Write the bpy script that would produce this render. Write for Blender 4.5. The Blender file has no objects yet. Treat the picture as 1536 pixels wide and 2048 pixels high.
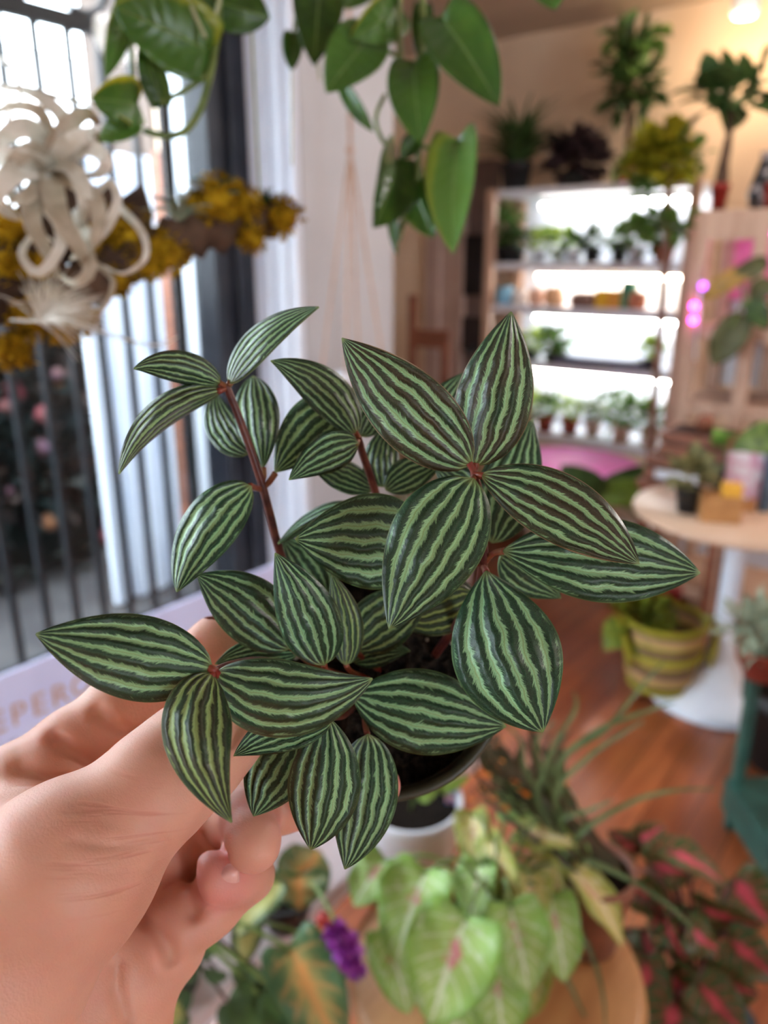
import bpy, math, random
import numpy as np
from mathutils import Vector, Matrix
random.seed(7)
# ------------------------------------------------------------------ camera frame
F = 1538.0; CU, CV = 768.0, 1024.0
PITCH = math.radians(18); YAW = math.radians(38)
FW = Vector((-math.sin(YAW)*math.cos(PITCH), math.cos(YAW)*math.cos(PITCH), -math.sin(PITCH)))
RT = Vector((math.cos(YAW), math.sin(YAW), 0))
UP = RT.cross(FW)
CAM = Vector((0, 0, 1.5))
def ray(u, v): return FW + RT*((u-CU)/F) + UP*((CV-v)/F)
def px(u, v, d): return CAM + ray(u, v)*d
def on(u, v, ax, val):
    r = ray(u, v); return CAM + r*((val-CAM[ax])/r[ax])
def onx(u, v, X): return on(u, v, 0, X)
def ony(u, v, Y): return on(u, v, 1, Y)
def onz(u, v, Z): return on(u, v, 2, Z)
def depth(p): return (Vector(p)-CAM).dot(FW)
def lin(c):
    c = c/255.0
    return c/12.92 if c <= 0.04045 else ((c+0.055)/1.055)**2.4
def rgb(r, g, b): return (lin(r), lin(g), lin(b), 1.0)
SC = bpy.context.scene
COL = SC.collection
ORG = {}
# ------------------------------------------------------------------ objects
def tag(o, label=None, cat=None, group=None, kind=None):
    if label: o['label'] = label
    if cat: o['category'] = cat
    if group: o['group'] = group
    if kind: o['kind'] = kind
    return o
def thing(name, label, cat, loc=(0, 0, 0), group=None):
    o = bpy.data.objects.new(name, None); COL.objects.link(o)
    o.empty_display_size = 0.05; o.location = Vector(loc)
    ORG[o.name] = Vector(loc)
    return tag(o, label, cat, group)
def dup(root, loc, rotz=0.0, label=None, scale=1.0):
    r = root.copy(); COL.objects.link(r); r.location = Vector(loc); r.rotation_euler = (0, 0, rotz)
    r.scale = (scale, scale, scale)
    if label: r['label'] = label
    for ch in list(root.children):
        c = ch.copy(); COL.objects.link(c); c.parent = r
        for g in ch.children:
            d = g.copy(); COL.objects.link(d); d.parent = c
    return r
class MB:
    def __init__(s): s.v = []; s.f = []; s.uv = []; s.m = []
    def add(s, vs, fs, uvs=None, m=0):
        o = len(s.v); s.v.extend([tuple(p) for p in vs])
        s.uv.extend(uvs if uvs is not None else [(0.5, 0.5)]*len(vs))
        for f in fs: s.f.append(tuple(i+o for i in f)); s.m.append(m)
    def box(s, c, size, rz=0.0, m=0, taper=1.0):
        c = Vector(c); hx, hy, hz = [k/2 for k in size]; R = Matrix.Rotation(rz, 3, 'Z')
        vs = []
        for z, k in ((-hz, 1.0), (hz, taper)):
            for x, y in ((-hx, -hy), (hx, -hy), (hx, hy), (-hx, hy)):
                vs.append(c + R @ Vector((x*k, y*k, z)))
        s.add(vs, [(3, 2, 1, 0), (4, 5, 6, 7), (0, 1, 5, 4), (1, 2, 6, 5), (2, 3, 7, 6), (3, 0, 4, 7)], m=m)
    def tube(s, pts, radii, n=8, m=0, caps=True):
        pts = [Vector(p) for p in pts]; k = len(pts)
        if not hasattr(radii, '__len__'): radii = [radii]*k
        up = Vector((0.13, 0.21, 0.97)); vs = []; fs = []
        prev = None
        for i, p in enumerate(pts):
            t = (pts[min(i+1, k-1)]-pts[max(i-1, 0)])
            t = t.normalized() if t.length > 1e-9 else Vector((0, 0, 1))
            a = prev if prev is not None else (up if abs(t.dot(up)) < .95 else Vector((1, 0, 0)))
            x = (a - t*a.dot(t)).normalized(); prev = x; y = t.cross(x)
            for j in range(n):
                an = 2*math.pi*j/n
                vs.append(p + (x*math.cos(an)+y*math.sin(an))*radii[i])
        for i in range(k-1):
            for j in range(n):
                fs.append((i*n+j, i*n+(j+1) % n, (i+1)*n+(j+1) % n, (i+1)*n+j))
        if caps:
            fs.append(tuple(range(n-1, -1, -1))); fs.append(tuple((k-1)*n+j for j in range(n)))
        s.add(vs, fs, m=m)
    def lathe(s, prof, c=(0, 0, 0), n=32, axis=None, m=0):
        c = Vector(c); vs = []; fs = []; k = len(prof)
        if axis is None: X, Y, Z = Vector((1, 0, 0)), Vector((0, 1, 0)), Vector((0, 0, 1))
        else:
            Z = Vector(axis).normalized(); X = (RT - Z*RT.dot(Z)).normalized(); Y = Z.cross(X)
        for r, z in prof:
            for j in range(n):
                an = 2*math.pi*j/n
                vs.append(c + X*(max(r, 1e-5)*math.cos(an)) + Y*(max(r, 1e-5)*math.sin(an)) + Z*z)
        for i in range(k-1):
            for j in range(n):
                fs.append((i*n+j, i*n+(j+1) % n, (i+1)*n+(j+1) % n, (i+1)*n+j))
        s.add(vs, fs, m=m)
    def ball(s, c, r, n=10, sq=(1, 1, 1), jit=0.0, m=0):
        c = Vector(c); vs = []; fs = []; k = max(4, n//2+1)
        for i in range(k+1):
            th = math.pi*i/k
            for j in range(n):
                ph = 2*math.pi*j/n; rr = r*(1+random.uniform(-jit, jit))
                vs.append(c + Vector((math.sin(th)*math.cos(ph)*sq[0], math.sin(th)*math.sin(ph)*sq[1], math.cos(th)*sq[2]))*rr)
        for i in range(k):
            for j in range(n):
                fs.append((i*n+j, (i+1)*n+j, (i+1)*n+(j+1) % n, i*n+(j+1) % n))
        s.add(vs, fs, m=m)
    def blade(s, base, tip, nrm, W, cup=0.2, arch=0.0, lobe=0.0, nu=4, nv=8, p=.7, q=.9, wav=0.0, m=0):
        base = Vector(base); ax = Vector(tip)-base; L = ax.length
        if L < 1e-6: return
        nrm = Vector(nrm); sd = ax.cross(nrm)
        if sd.length < 1e-9: sd = ax.cross(Vector((.3, .5, .81)))
        sd.normalize(); nn = sd.cross(ax).normalized()
        pk = p/(p+q); mx = (pk**p)*((1-pk)**q); vs = []; uv = []; fs = []
        ph = random.uniform(0, 6.28)
        for i in range(nv+1):
            t = i/nv; w = (max(t, 0)**p)*(max(1-t, 0)**q)/mx
            for j in range(nu+1):
                x = -1+2*j/nu
                if lobe: tt = t - lobe*(x*x)*(1-t)**2*min(1, t*8+.15)
                else: tt = t
                P = base + ax*tt + nn*(arch*L*4*t*(1-t)) + sd*(x*W*w) + nn*(cup*W*x*x*w)
                if wav: P += nn*(wav*W*w*abs(x)*math.sin(t*13+ph+x*2))
                vs.append(P); uv.append((j/nu, t))
        for i in range(nv):
            for j in range(nu):
                a = i*(nu+1)+j; fs.append((a, a+1, a+nu+2, a+nu+1))
        s.add(vs, fs, uv, m)
    def strap(s, pts, wid, nrm, fold=0.25, sub=6, taper=True, m=0):
        # ribbon leaf along a smooth path, V-folded
        P = smooth(pts, sub); k = len(P); vs = []; fs = []; uv = []
        nrm = Vector(nrm)
        for i, p in enumerate(P):
            t = i/(k-1); tg = (P[min(i+1, k-1)]-P[max(i-1, 0)])
            if tg.length < 1e-9: tg = Vector((0, 0, 1))
            sd = tg.cross(nrm)
            if sd.length < 1e-9: sd = Vector((1, 0, 0))
            sd.normalize(); nn = sd.cross(tg).normalized()
            w = wid*((1-t)**.6 if taper else 1.0)*(min(1, t*6+.45))
            for j, x in enumerate((-1, 0, 1)):
                vs.append(p + sd*(x*w) + nn*(fold*w*abs(x))); uv.append((j/2, t))
        for i in range(k-1):
            for j in range(2):
                a = i*3+j; fs.append((a, a+1, a+4, a+3))
        s.add(vs, fs, uv, m)
    def build(s, name, mats, parent=None, smooth_=True, thick=0.0, bevel=0.0, origin=None, sub=0):
        O = Vector((0, 0, 0))
        if parent is not None: O = ORG.get(parent.name, Vector((0, 0, 0)))
        elif origin is not None: O = Vector(origin)
        elif s.v:
            a = np.array(s.v); O = Vector(((a[:, 0].min()+a[:, 0].max())/2, (a[:, 1].min()+a[:, 1].max())/2, a[:, 2].min()))
        me = bpy.data.meshes.new(name)
        me.from_pydata([(p[0]-O.x, p[1]-O.y, p[2]-O.z) for p in s.v], [], s.f)
        if not isinstance(mats, (list, tuple)): mats = [mats]
        for mt in mats: me.materials.append(mt)
        ul = me.uv_layers.new(name='UVMap')
        li = np.empty(len(me.loops), dtype=np.int32); me.loops.foreach_get('vertex_index', li)
        ul.data.foreach_set('uv', np.array(s.uv, dtype=np.float32)[li].ravel())
        me.polygons.foreach_set('material_index', np.array(s.m, dtype=np.int32))
        me.polygons.foreach_set('use_smooth', np.full(len(me.polygons), smooth_))
        me.validate(); me.update()
        o = bpy.data.objects.new(name, me); COL.objects.link(o)
        if parent is not None: o.parent = parent; ORG[o.name] = O
        else: o.location = O; ORG[o.name] = O
        if bevel:
            b = o.modifiers.new('bevel', 'BEVEL'); b.width = bevel; b.segments = 2; b.limit_method = 'ANGLE'
        if thick:
            d = o.modifiers.new('solid', 'SOLIDIFY'); d.thickness = thick; d.offset = 0
        if sub:
            d = o.modifiers.new('sub', 'SUBSURF'); d.levels = sub; d.render_levels = sub
        return o
def smooth(pts, sub=6):
    pts = [Vector(p) for p in pts]; k = len(pts)
    if k < 3: 
        return [pts[0].lerp(pts[-1], i/sub) for i in range(sub+1)]
    out = []
    for i in range(k-1):
        p0 = pts[max(i-1, 0)]; p1 = pts[i]; p2 = pts[i+1]; p3 = pts[min(i+2, k-1)]
        for j in range(sub):
            t = j/sub
            out.append(0.5*((2*p1)+(p2-p0)*t+(2*p0-5*p1+4*p2-p3)*t*t+(3*p1-p0-3*p2+p3)*t**3))
    out.append(pts[-1]); return out
# ------------------------------------------------------------------ materials
class NT:
    def __init__(s, name):
        s.m = bpy.data.materials.new(name); s.m.use_nodes = True
        s.t = s.m.node_tree; s.t.nodes.clear()
        s.out = s.t.nodes.new('ShaderNodeOutputMaterial')
    def n(s, ty, **kw):
        x = s.t.nodes.new(ty)
        for k, v in kw.items(): setattr(x, k, v)
        return x
    def set(s, sock, val):
        if hasattr(val, 'is_output') or isinstance(val, bpy.types.NodeSocket): s.t.links.new(val, sock)
        else: sock.default_value = val
    def M(s, op, a, b=None, c=None, clamp=False):
        x = s.n('ShaderNodeMath', operation=op, use_clamp=clamp)
        s.set(x.inputs[0], a)
        if b is not None: s.set(x.inputs[1], b)
        if c is not None: s.set(x.inputs[2], c)
        return x.outputs[0]
    def step(s, x, lo, hi):
        r = s.n('ShaderNodeMapRange', interpolation_type='SMOOTHSTEP'); r.clamp = True
        s.set(r.inputs['Value'], x); s.set(r.inputs['From Min'], lo); s.set(r.inputs['From Max'], hi)
        return r.outputs[0]
    def mix(s, f, a, b, mode='MIX'):
        x = s.n('ShaderNodeMix', data_type='RGBA', blend_type=mode)
        s.set(x.inputs[0], f); s.set(x.inputs[6], a); s.set(x.inputs[7], b)
        return x.outputs[2]
    def noise(s, vec=None, scale=5.0, detail=2.0, rough=.5):
        x = s.n('ShaderNodeTexNoise'); x.inputs['Scale'].default_value = scale
        x.inputs['Detail'].default_value = detail; x.inputs['Roughness'].default_value = rough
        if vec is not None: s.set(x.inputs['Vector'], vec)
        return x.outputs['Fac']
    def xyz(s, a, b, c=0.0):
        x = s.n('ShaderNodeCombineXYZ'); s.set(x.inputs[0], a); s.set(x.inputs[1], b); s.set(x.inputs[2], c)
        return x.outputs[0]
    def bsdf(s, col, rough=.5, spec=.5, sss=0.0, ssr=None, trans=0.0, bump=None, bstr=.3, bdist=.001, metal=0.0, coat=0.0):
        b = s.n('ShaderNodeBsdfPrincipled')
        s.set(b.inputs['Base Color'], col); s.set(b.inputs['Roughness'], rough)
        s.set(b.inputs['Specular IOR Level'], spec); b.inputs['Metallic'].default_value = metal
        b.inputs['Coat Weight'].default_value = coat; b.inputs['Coat Roughness'].default_value = .2
        if sss:
            b.inputs['Subsurface Weight'].default_value = sss
            b.inputs['Subsurface Radius'].default_value = ssr or (1, .35, .2)
            b.inputs['Subsurface Scale'].default_value = .004
        if bump is not None:
            bn = s.n('ShaderNodeBump'); bn.inputs['Strength'].default_value = bstr; bn.inputs['Distance'].default_value = bdist
            s.set(bn.inputs['Height'], bump); s.t.links.new(bn.outputs[0], b.inputs['Normal'])
        sh = b.outputs[0]
        if trans:
            tr = s.n('ShaderNodeBsdfTranslucent'); s.set(tr.inputs['Color'], col)
            mx = s.n('ShaderNodeMixShader'); mx.inputs[0].default_value = trans
            s.t.links.new(sh, mx.inputs[1]); s.t.links.new(tr.outputs[0], mx.inputs[2]); sh = mx.outputs[0]
        s.t.links.new(sh, s.out.inputs['Surface'])
        return s.m
def mat(name, c1, c2=None, scale=8.0, rough=.55, spec=.4, trans=0.0, metal=0.0, bstr=0.0, detail=3.0, coat=0.0, lo=.35, hi=.65):
    t = NT(name)
    if c2 is None: return t.bsdf(rgb(*c1), rough, spec, trans=trans, metal=metal, coat=coat)
    tc = t.n('ShaderNodeTexCoord')
    nz = t.noise(tc.outputs['Object'], scale, detail)
    col = t.mix(t.step(nz, lo, hi), rgb(*c1), rgb(*c2))
    return t.bsdf(col, rough, spec, trans=trans, metal=metal, bump=nz if bstr else None, bstr=bstr, bdist=.01, coat=coat)
def emit(name, c, power):
    t = NT(name); e = t.n('ShaderNodeEmission'); e.inputs[0].default_value = rgb(*c); e.inputs[1].default_value = power
    t.t.links.new(e.outputs[0], t.out.inputs['Surface']); return t.m
def wood(name, c1, c2, scale=(3, 30, 30), rough=.4, plank=None, coat=0.0, rot=0.0):
    t = NT(name); tc = t.n('ShaderNodeTexCoord'); mp = t.n('ShaderNodeMapping')
    t.t.links.new(tc.outputs['Object'], mp.inputs[0]); mp.inputs['Scale'].default_value = scale; mp.inputs['Rotation'].default_value = (0, 0, rot)
    nz = t.noise(mp.outputs[0], 1.0, 5.0, .6)
    col = t.mix(t.step(nz, .3, .7), rgb(*c1), rgb(*c2))
    if plank:
        sp = t.n('ShaderNodeSeparateXYZ'); t.t.links.new(tc.outputs['Object'], sp.inputs[0])
        q = t.M('DIVIDE', sp.outputs[0], plank); fr = t.M('FRACT', q); idx = t.M('FLOOR', q)
        wn = t.n('ShaderNodeTexWhiteNoise', noise_dimensions='1D'); t.t.links.new(idx, wn.inputs['W'])
        col = t.mix(t.M('MULTIPLY', wn.outputs['Value'], .45), col, rgb(c1[0]*.62, c1[1]*.58, c1[2]*.55))
        gap = t.M('LESS_THAN', fr, .03); col = t.mix(gap, col, rgb(c1[0]*.3, c1[1]*.28, c1[2]*.26))
    return t.bsdf(col, rough, .5, coat=coat)
# ================================================================== materials of the shop
M_WALLW = mat('warm_cream_paint', (222, 198, 174), (216, 190, 166), 3, .7)
M_WHITE = mat('white_gloss_paint', (226, 232, 242), (218, 225, 238), 5, .4)
M_PIER = mat('soft_white_wall_paint', (184, 187, 194), (178, 181, 188), 4, .7)
M_CEIL = mat('darker_cream_ceiling_paint', (186, 168, 152), (180, 162, 148), 4, .8)  # ceiling in a darker cream than the walls
M_FLOOR = wood('orange_brown_floorboards', (176, 98, 58), (140, 70, 38), (28, 2.2, 28), .30, .11, 1.0)
M_IRON = mat('black_wrought_iron', (22, 26, 31), (30, 33, 39), 60, .5)
M_DARKF = mat('black_window_frame', (30, 35, 46), (46, 50, 58), 6, .4)
M_TANW = wood('pale_pine', (196, 164, 142), (176, 142, 120), (30, 30, 3), .5)
M_BROWNW = wood('brown_stained_wood', (150, 92, 66), (110, 62, 44), (4, 4, 30), .5)
M_OAK = wood('golden_oak', (190, 140, 88), (160, 108, 62), (20, 3, 20), .4)
M_MARB = mat('pale_marbled_stone', (206, 190, 190), (186, 166, 168), 9, .35, hi=.75)
M_TERRA = mat('terracotta_clay', (168, 82, 58), (150, 66, 48), 40, .8)
M_REDPOT = mat('brick_red_plastic', (150, 40, 32), (128, 32, 28), 30, .5)
M_BLKPOT = mat('black_nursery_plastic', (30, 32, 32), (40, 40, 42), 30, .5)
M_WPOT = mat('white_glazed_ceramic', (224, 228, 236), (214, 218, 228), 8, .25)
M_G1 = mat('mid_green_foliage', (70, 104, 46), (110, 146, 70), 30, .5, trans=.2)
M_G2 = mat('dark_green_foliage', (44, 70, 36), (70, 96, 46), 30, .5, trans=.15)
M_G3 = mat('lime_foliage', (128, 134, 28), (168, 158, 44), 30, .5, trans=.25)
M_G4 = mat('yellow_green_foliage', (120, 150, 56), (170, 190, 90), 30, .5, trans=.25)
M_PURP = mat('dark_purple_foliage', (44, 36, 40), (66, 50, 54), 30, .5)
M_SILV = mat('silver_green_foliage', (120, 134, 112), (150, 158, 134), 40, .7)
M_BARK = mat('brown_bark', (60, 46, 38), (96, 76, 62), 18, .9, .2, bstr=1.0)
M_MOSS = mat('golden_yellow_moss', (120, 90, 14), (190, 154, 34), 70, .95, .1, bstr=1.0)
M_PINK = mat('pink_grow_glow_top', (232, 120, 210), (222, 108, 198), 6, .5)  # pink grow light on the table top, put into its colour
M_STANDG = mat('dark_green_enamel', (40, 78, 70), (52, 94, 84), 14, .4)
# ================================================================== the room
XW, YB, ZC = -2.0, 4.05, 2.62
def struct(name, mb, m, **k):
    o = mb.build(name, m, smooth_=False, **k); o['kind'] = 'structure'; return o
mb = MB(); mb.box((1.55, 1.3, -.05), (7.5, 7.6, .1)); mb.box((-2.75, 3.33, -.05), (1.1, 1.66, .1)); struct('floor', mb, M_FLOOR)
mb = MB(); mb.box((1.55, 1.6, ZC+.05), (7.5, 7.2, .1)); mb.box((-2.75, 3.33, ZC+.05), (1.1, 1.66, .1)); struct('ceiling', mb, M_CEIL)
mb = MB(); mb.box((.99, YB+.06, 1.33), (8.62, .12, 2.75)); struct('wall_back', mb, M_WALLW)
mb = MB(); mb.box((5.2, 1.6, 1.31), (.12, 5.2, 2.62)); struct('wall_right', mb, M_WALLW)
mb = MB(); mb.box((1.55, -2.06, 1.31), (7.5, .12, 2.62)); struct('wall_front', mb, M_WALLW)
# left wall: low sill wall, window, casing, pier, then a recess behind the pier
yA, yB_, yC = 1.70, 1.862, 2.09
ySIL = .12
mb = MB()
mb.box((XW-.10, -.1, ySIL/2), (.2, 3.7, ySIL)); mb.box((XW-.10, -.1, 2.5), (.2, 3.7, .26))
mb.box((XW-.10, (yC+2.62)/2-.06, 1.31), (.2, 2.62-yC+.12, 2.62))
mb.box((-2.68, 2.56, 1.31), (1.22, .12, 2.62)); mb.box((-1.995, 2.108, 1.31), (.41, .464, 2.62))
struct('wall_left', mb, M_PIER)
mb = MB(); mb.box((-3.26, 3.36, 1.31), (.12, 1.72, 2.62)); struct('wall_recess', mb, M_WALLW)
mb = MB(); mb.box((XW+.06, -.1, ySIL+.015), (.26, 3.66, .03)); struct('trim_1', mb, M_WHITE, bevel=.006)     # window ledge
mb = MB()
for k in range(6):                                                     # grooved white casing on the reveal of the pier
    x0 = -2.0+.205*(k+.5)/6
    mb.box((x0, yB_+.004-(.012 if k % 2 == 0 else 0), 1.31), (.205/6-.003, .03, 2.60))
mb.box((-1.897, yB_+.010, 1.31), (.205, .012, 2.60))
struct('trim_2', mb, M_WHITE, bevel=.004)
# the window: black frame with glass
tG = NT('clear_window_glass'); gl = tG.n('ShaderNodeBsdfGlossy'); gl.inputs['Roughness'].default_value = .02
tr_ = tG.n('ShaderNodeBsdfTransparent'); tr_.inputs[0].default_value = (.96, .98, .98, 1); fr = tG.n('ShaderNodeFresnel'); fr.inputs[0].default_value = 1.45
mx_ = tG.n('ShaderNodeMixShader'); tG.t.links.new(tG.M('MULTIPLY', fr.outputs[0], .35), mx_.inputs[0]); tG.t.links.new(tr_.outputs[0], mx_.inputs[1]); tG.t.links.new(gl.outputs[0], mx_.inputs[2]); tG.t.links.new(mx_.outputs[0], tG.out.inputs[0])
M_GLASS = tG.m
mb = MB(); mb.box((XW-.1, .06, (ySIL+2.37)/2), (.006, 3.34, 2.25)); wn = struct('window_1', mb, M_GLASS)
mb = MB(); mb.box((XW-.06, (yA+yB_)/2, (ySIL+2.37)/2), (.10, yB_-yA, 2.25)); mb.box((XW-.005, yB_-.05, (ySIL+2.37)/2), (.05, .08, 2.25))
mb.box((XW-.06, 0, 2.345), (.08, 3.5, .05)); mb.box((XW-.06, 0, ySIL+.03), (.08, 3.5, .04))
fo = mb.build('window_frame', M_DARKF, wn, smooth_=False, bevel=.004)
# doorway in the back wall left of the shelves
x1, x2 = ony(866, 600, YB-.05).x, ony(930, 600, YB-.05).x
mb = MB(); mb.box(((x1+x2)/2, YB-.04, 1.05), (x2-x1, .08, 2.1)); mb.box((x1+.06, YB-.07, 1.05), (.03, .06, 2.1)); mb.box((x1-.02, YB-.05, 1.05), (.05, .05, 2.1))
struct('trim_3', mb, mat('greyish_pink_door_casing', (186, 162, 154), (176, 152, 146), 5, .6), bevel=.005)
x3 = ony(985, 600, YB-.03).x
mb = MB(); mb.box(((x2+x3)/2, YB-.02, 1.02), (x3-x2, .05, 2.04)); dr = struct('door_1', mb, mat('grey_brown_door_paint', (120, 100, 96), (108, 90, 88), 5, .5), bevel=.004)
mb = MB(); mb.ball((x3-.1, YB-.085, 1.0), .025, 10); mb.tube([(x3-.1, YB-.02, 1.0), (x3-.1, YB-.09, 1.0)], .01); mb.build('door_handle', M_IRON, dr)
a, b = ony(922, 590, YB-.06), ony(966, 470, YB-.06)
mb = MB(); mb.box(((a.x+b.x)/2, YB-.06, (a.z+b.z)/2), (b.x-a.x, .03, b.z-a.z)); 
dp = mb.build('pinboard', mat('black_felt', (24, 20, 22), (34, 28, 30), 20, .9), smooth_=False); tag(dp, 'black board hung high on the door behind the white shelving', 'board')
a, b = ony(925, 700, YB-.06), ony(968, 635, YB-.06)
mb = MB(); mb.box(((a.x+b.x)/2, YB-.06, (a.z+b.z)/2), (b.x-a.x, .03, b.z-a.z))
dp = mb.build('pinboard', mat('dark_brown_felt', (40, 32, 32), (50, 40, 38), 20, .9), smooth_=False); tag(dp, 'dark brown board lower on the door beside the shelving post', 'board')
mb = MB(); mb.box((1.6, YB-.012, .06), (7.4, .024, .12)); struct('baseboard_back', mb, M_WHITE, bevel=.004)
mb = MB(); mb.box((-1.778, 2.10, .06), (.024, .47, .12)); struct('baseboard_left', mb, M_WHITE, bevel=.004)

# ================================================================== outside the window
mb = MB(); mb.box((-7.2, 1.5, -.06), (10, 14, .1)); g = mb.build('pavement', mat('grey_pavement', (58, 56, 58), (72, 70, 70), 4, .9), smooth_=False); g['kind'] = 'structure'
# wrought iron railing
RX = XW-.2
gate = thing('iron_railing', 'black wrought iron railing of upright bars outside the window', 'railing', (RX, .4, 0))
zr = onx(100, 32, RX).z
mb = MB(); mb.box((RX, .35, zr), (.03, 3.2, .045)); mb.build('top_rail', M_IRON, gate, smooth_=False, bevel=.004)
mb = MB(); mb.box((RX, .35, zr+.20), (.03, 3.2, .03)); mb.build('crest_rail', M_IRON, gate, smooth_=False, bevel=.004)
mb = MB(); mb.box((RX, .35, .30), (.03, 3.2, .04)); mb.build('bottom_rail', M_IRON, gate, smooth_=False, bevel=.004)
yb = onx(80, 170, RX).y; dy = (onx(145, 170, RX).y-yb)
for k in range(-9, 12):
    y = yb+dy*k
    if y > 1.9: continue
    mb = MB(); mb.box((RX, y, zr/2), (.019, .019, zr)); mb.build('bar', M_IRON, gate, smooth_=False)
for k in range(-5, 6):
    y = yb + dy*(2*k+1.55)
    if y > 1.8: continue
    mb = MB(); mb.tube([(RX, y+.082*math.cos(i*math.pi/16), zr+.105+.075*math.sin(i*math.pi/16)) for i in range(33)], .010, 6); mb.build('ring', M_IRON, gate)
# white posts, board, building and hedge
def post(u, v, X, w, d, m, label, name='porch_post', cat='post', zt=3.2):
    p = onx(u, v, X); mb = MB(); mb.box((X, p.y, zt/2), (d, w, zt), taper=1.0)
    mb.box((X, p.y, .12), (d*1.3, w*1.25, .24))
    o = mb.build(name, m, smooth_=False, bevel=.008); tag(o, label, cat); return o
X1 = -3.0
ya, yb2 = onx(186, 800, X1).y, onx(318, 800, X1).y
dw = thing('white_door_leaf', 'white panelled door leaf standing beyond the railing', 'door leaf', (X1, (ya+yb2)/2, 0))
wd = (yb2-ya)
zt = onx(150, 300, X1).z
mb = MB(); mb.box((X1, (ya+yb2)/2, zt/2), (.04, wd, zt)); mb.build('panel', M_WHITE, dw, smooth_=False)
for k in (0, .36, .68, 1.0):
    mb = MB(); mb.box((X1+.035, ya+wd*k, zt/2), (.035, .05, zt)); mb.build('stile', M_WHITE, dw, smooth_=False, bevel=.006)
post(392, 700, -3.2, .055, .055, mat('pinkish_white_post_paint', (176, 160, 164), (166, 150, 156), 5, .6), 'slim pinkish white post seen through the railing beyond the door leaf')
post(418, 280, -2.5, .10, .03, mat('tan_plank', (130, 96, 64), (112, 78, 50), 8, .7), 'tan timber plank upright beside the black window frame', 'timber_plank', 'plank', 2.45)
post(345, 640, -3.3, .05, .05, M_BROWNW, 'thin brown stake between the white door leaf and the pink post', 'timber_stake', 'stake', 2.0)
bz = onx(100, 106, -6.0).z
mb = MB(); mb.box((-6.1, 1.6, bz/2), (.2, 7.0, bz)); o = mb.build('garden_wall', mat('bright_white_render', (250, 250, 252), None, rough=.8), smooth_=False); tag(o, 'bright white rendered wall across the street behind the railing', 'wall')
mb = MB()
random.seed(3)
mb.box((-7.4, 2.2, 1.52), (.6, 9, 3.04)); 
o = mb.build('house_front', mat('beige_and_teal_house_front', (110, 92, 66), (58, 80, 80), .9, .8), smooth_=False); tag(o, 'blurred beige and grey house front rising above the white wall', 'building')
# dark hedge with flowers
def leafball(mb, c, r, n, L, W, squash=(1, 1, 1), up=.3, shell=.5, rs=None):
    R = rs or random
    for i in range(n):
        d = Vector((R.gauss(0, 1), R.gauss(0, 1), R.gauss(0, 1)))
        if d.length < 1e-3: continue
        d.normalize(); q = r*(shell+(1-shell)*R.random())
        p = Vector(c)+Vector((d.x*squash[0], d.y*squash[1], d.z*squash[2]))*q
        dd = (d*.8 + Vector((R.uniform(-.6, .6), R.uniform(-.6, .6), R.uniform(-.5, .5)+up))).normalized()
        k = R.uniform(.7, 1.2); nr = Vector((R.uniform(-.6, .6), R.uniform(-.6, .6), 1))
        mb.blade(p, p+dd*L*k, nr, W*k, .25, .08, 0, 2, 4)
HX = -3.62
HG = thing('hedge', 'dark flowering hedge outside behind the railing along the street', 'hedge', (HX, .3, 0))
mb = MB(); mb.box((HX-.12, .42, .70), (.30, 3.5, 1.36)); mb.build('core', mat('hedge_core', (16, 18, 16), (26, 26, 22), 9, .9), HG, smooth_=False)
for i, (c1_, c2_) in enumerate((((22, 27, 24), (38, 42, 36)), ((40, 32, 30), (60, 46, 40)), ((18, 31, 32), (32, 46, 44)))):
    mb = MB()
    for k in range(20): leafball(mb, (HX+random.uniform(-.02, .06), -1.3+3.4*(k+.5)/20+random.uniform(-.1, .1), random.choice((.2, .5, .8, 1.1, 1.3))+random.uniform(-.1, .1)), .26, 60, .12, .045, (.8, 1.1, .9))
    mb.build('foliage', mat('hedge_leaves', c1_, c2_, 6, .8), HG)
    mb = MB()
    for k in range(40):
        mb.ball((HX+random.uniform(.1, .3), random.uniform(-1.3, 2.1), random.uniform(.15, 1.4)), random.uniform(.02, .055), 7, jit=.2)
    mb.build('blossoms', mat('hedge_blossom', [(120, 50, 58), (130, 84, 46), (100, 70, 86)][i], (80, 50, 46), 8, .8), HG)
# timber shed beyond the pink post
XS = -3.9; ys0, ys1 = onx(335, 500, XS).y, 4.0
SHD = thing('timber_shed', 'dark brown boarded shed outside seen beside the black window frame', 'shed', (XS-.3, (ys0+ys1)/2, 0))
mb = MB(); mb.box((XS-.35, (ys0+ys1)/2, 1.5), (.6, ys1-ys0, 3.0)); mb.build('wall', mat('dark_shed_boards', (60, 48, 42), (88, 74, 66), 3, .8), SHD, smooth_=False)
for k in range(7):
    mb = MB(); y = ys0+.05+(ys1-ys0-.1)*k/6; mb.box((XS-.035, y, 1.5), (.03, .07, 3.0)); mb.build('board', mat('shed_batten', [(110, 90, 78), (52, 46, 46), (134, 112, 96), (70, 60, 56)][k % 4], None, rough=.8), SHD, smooth_=False)
mb = MB(); mb.box((XS-.35, (ys0+ys1)/2, 3.03), (.8, ys1-ys0+.1, .06)); mb.build('roof', M_IRON, SHD, smooth_=False)
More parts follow.
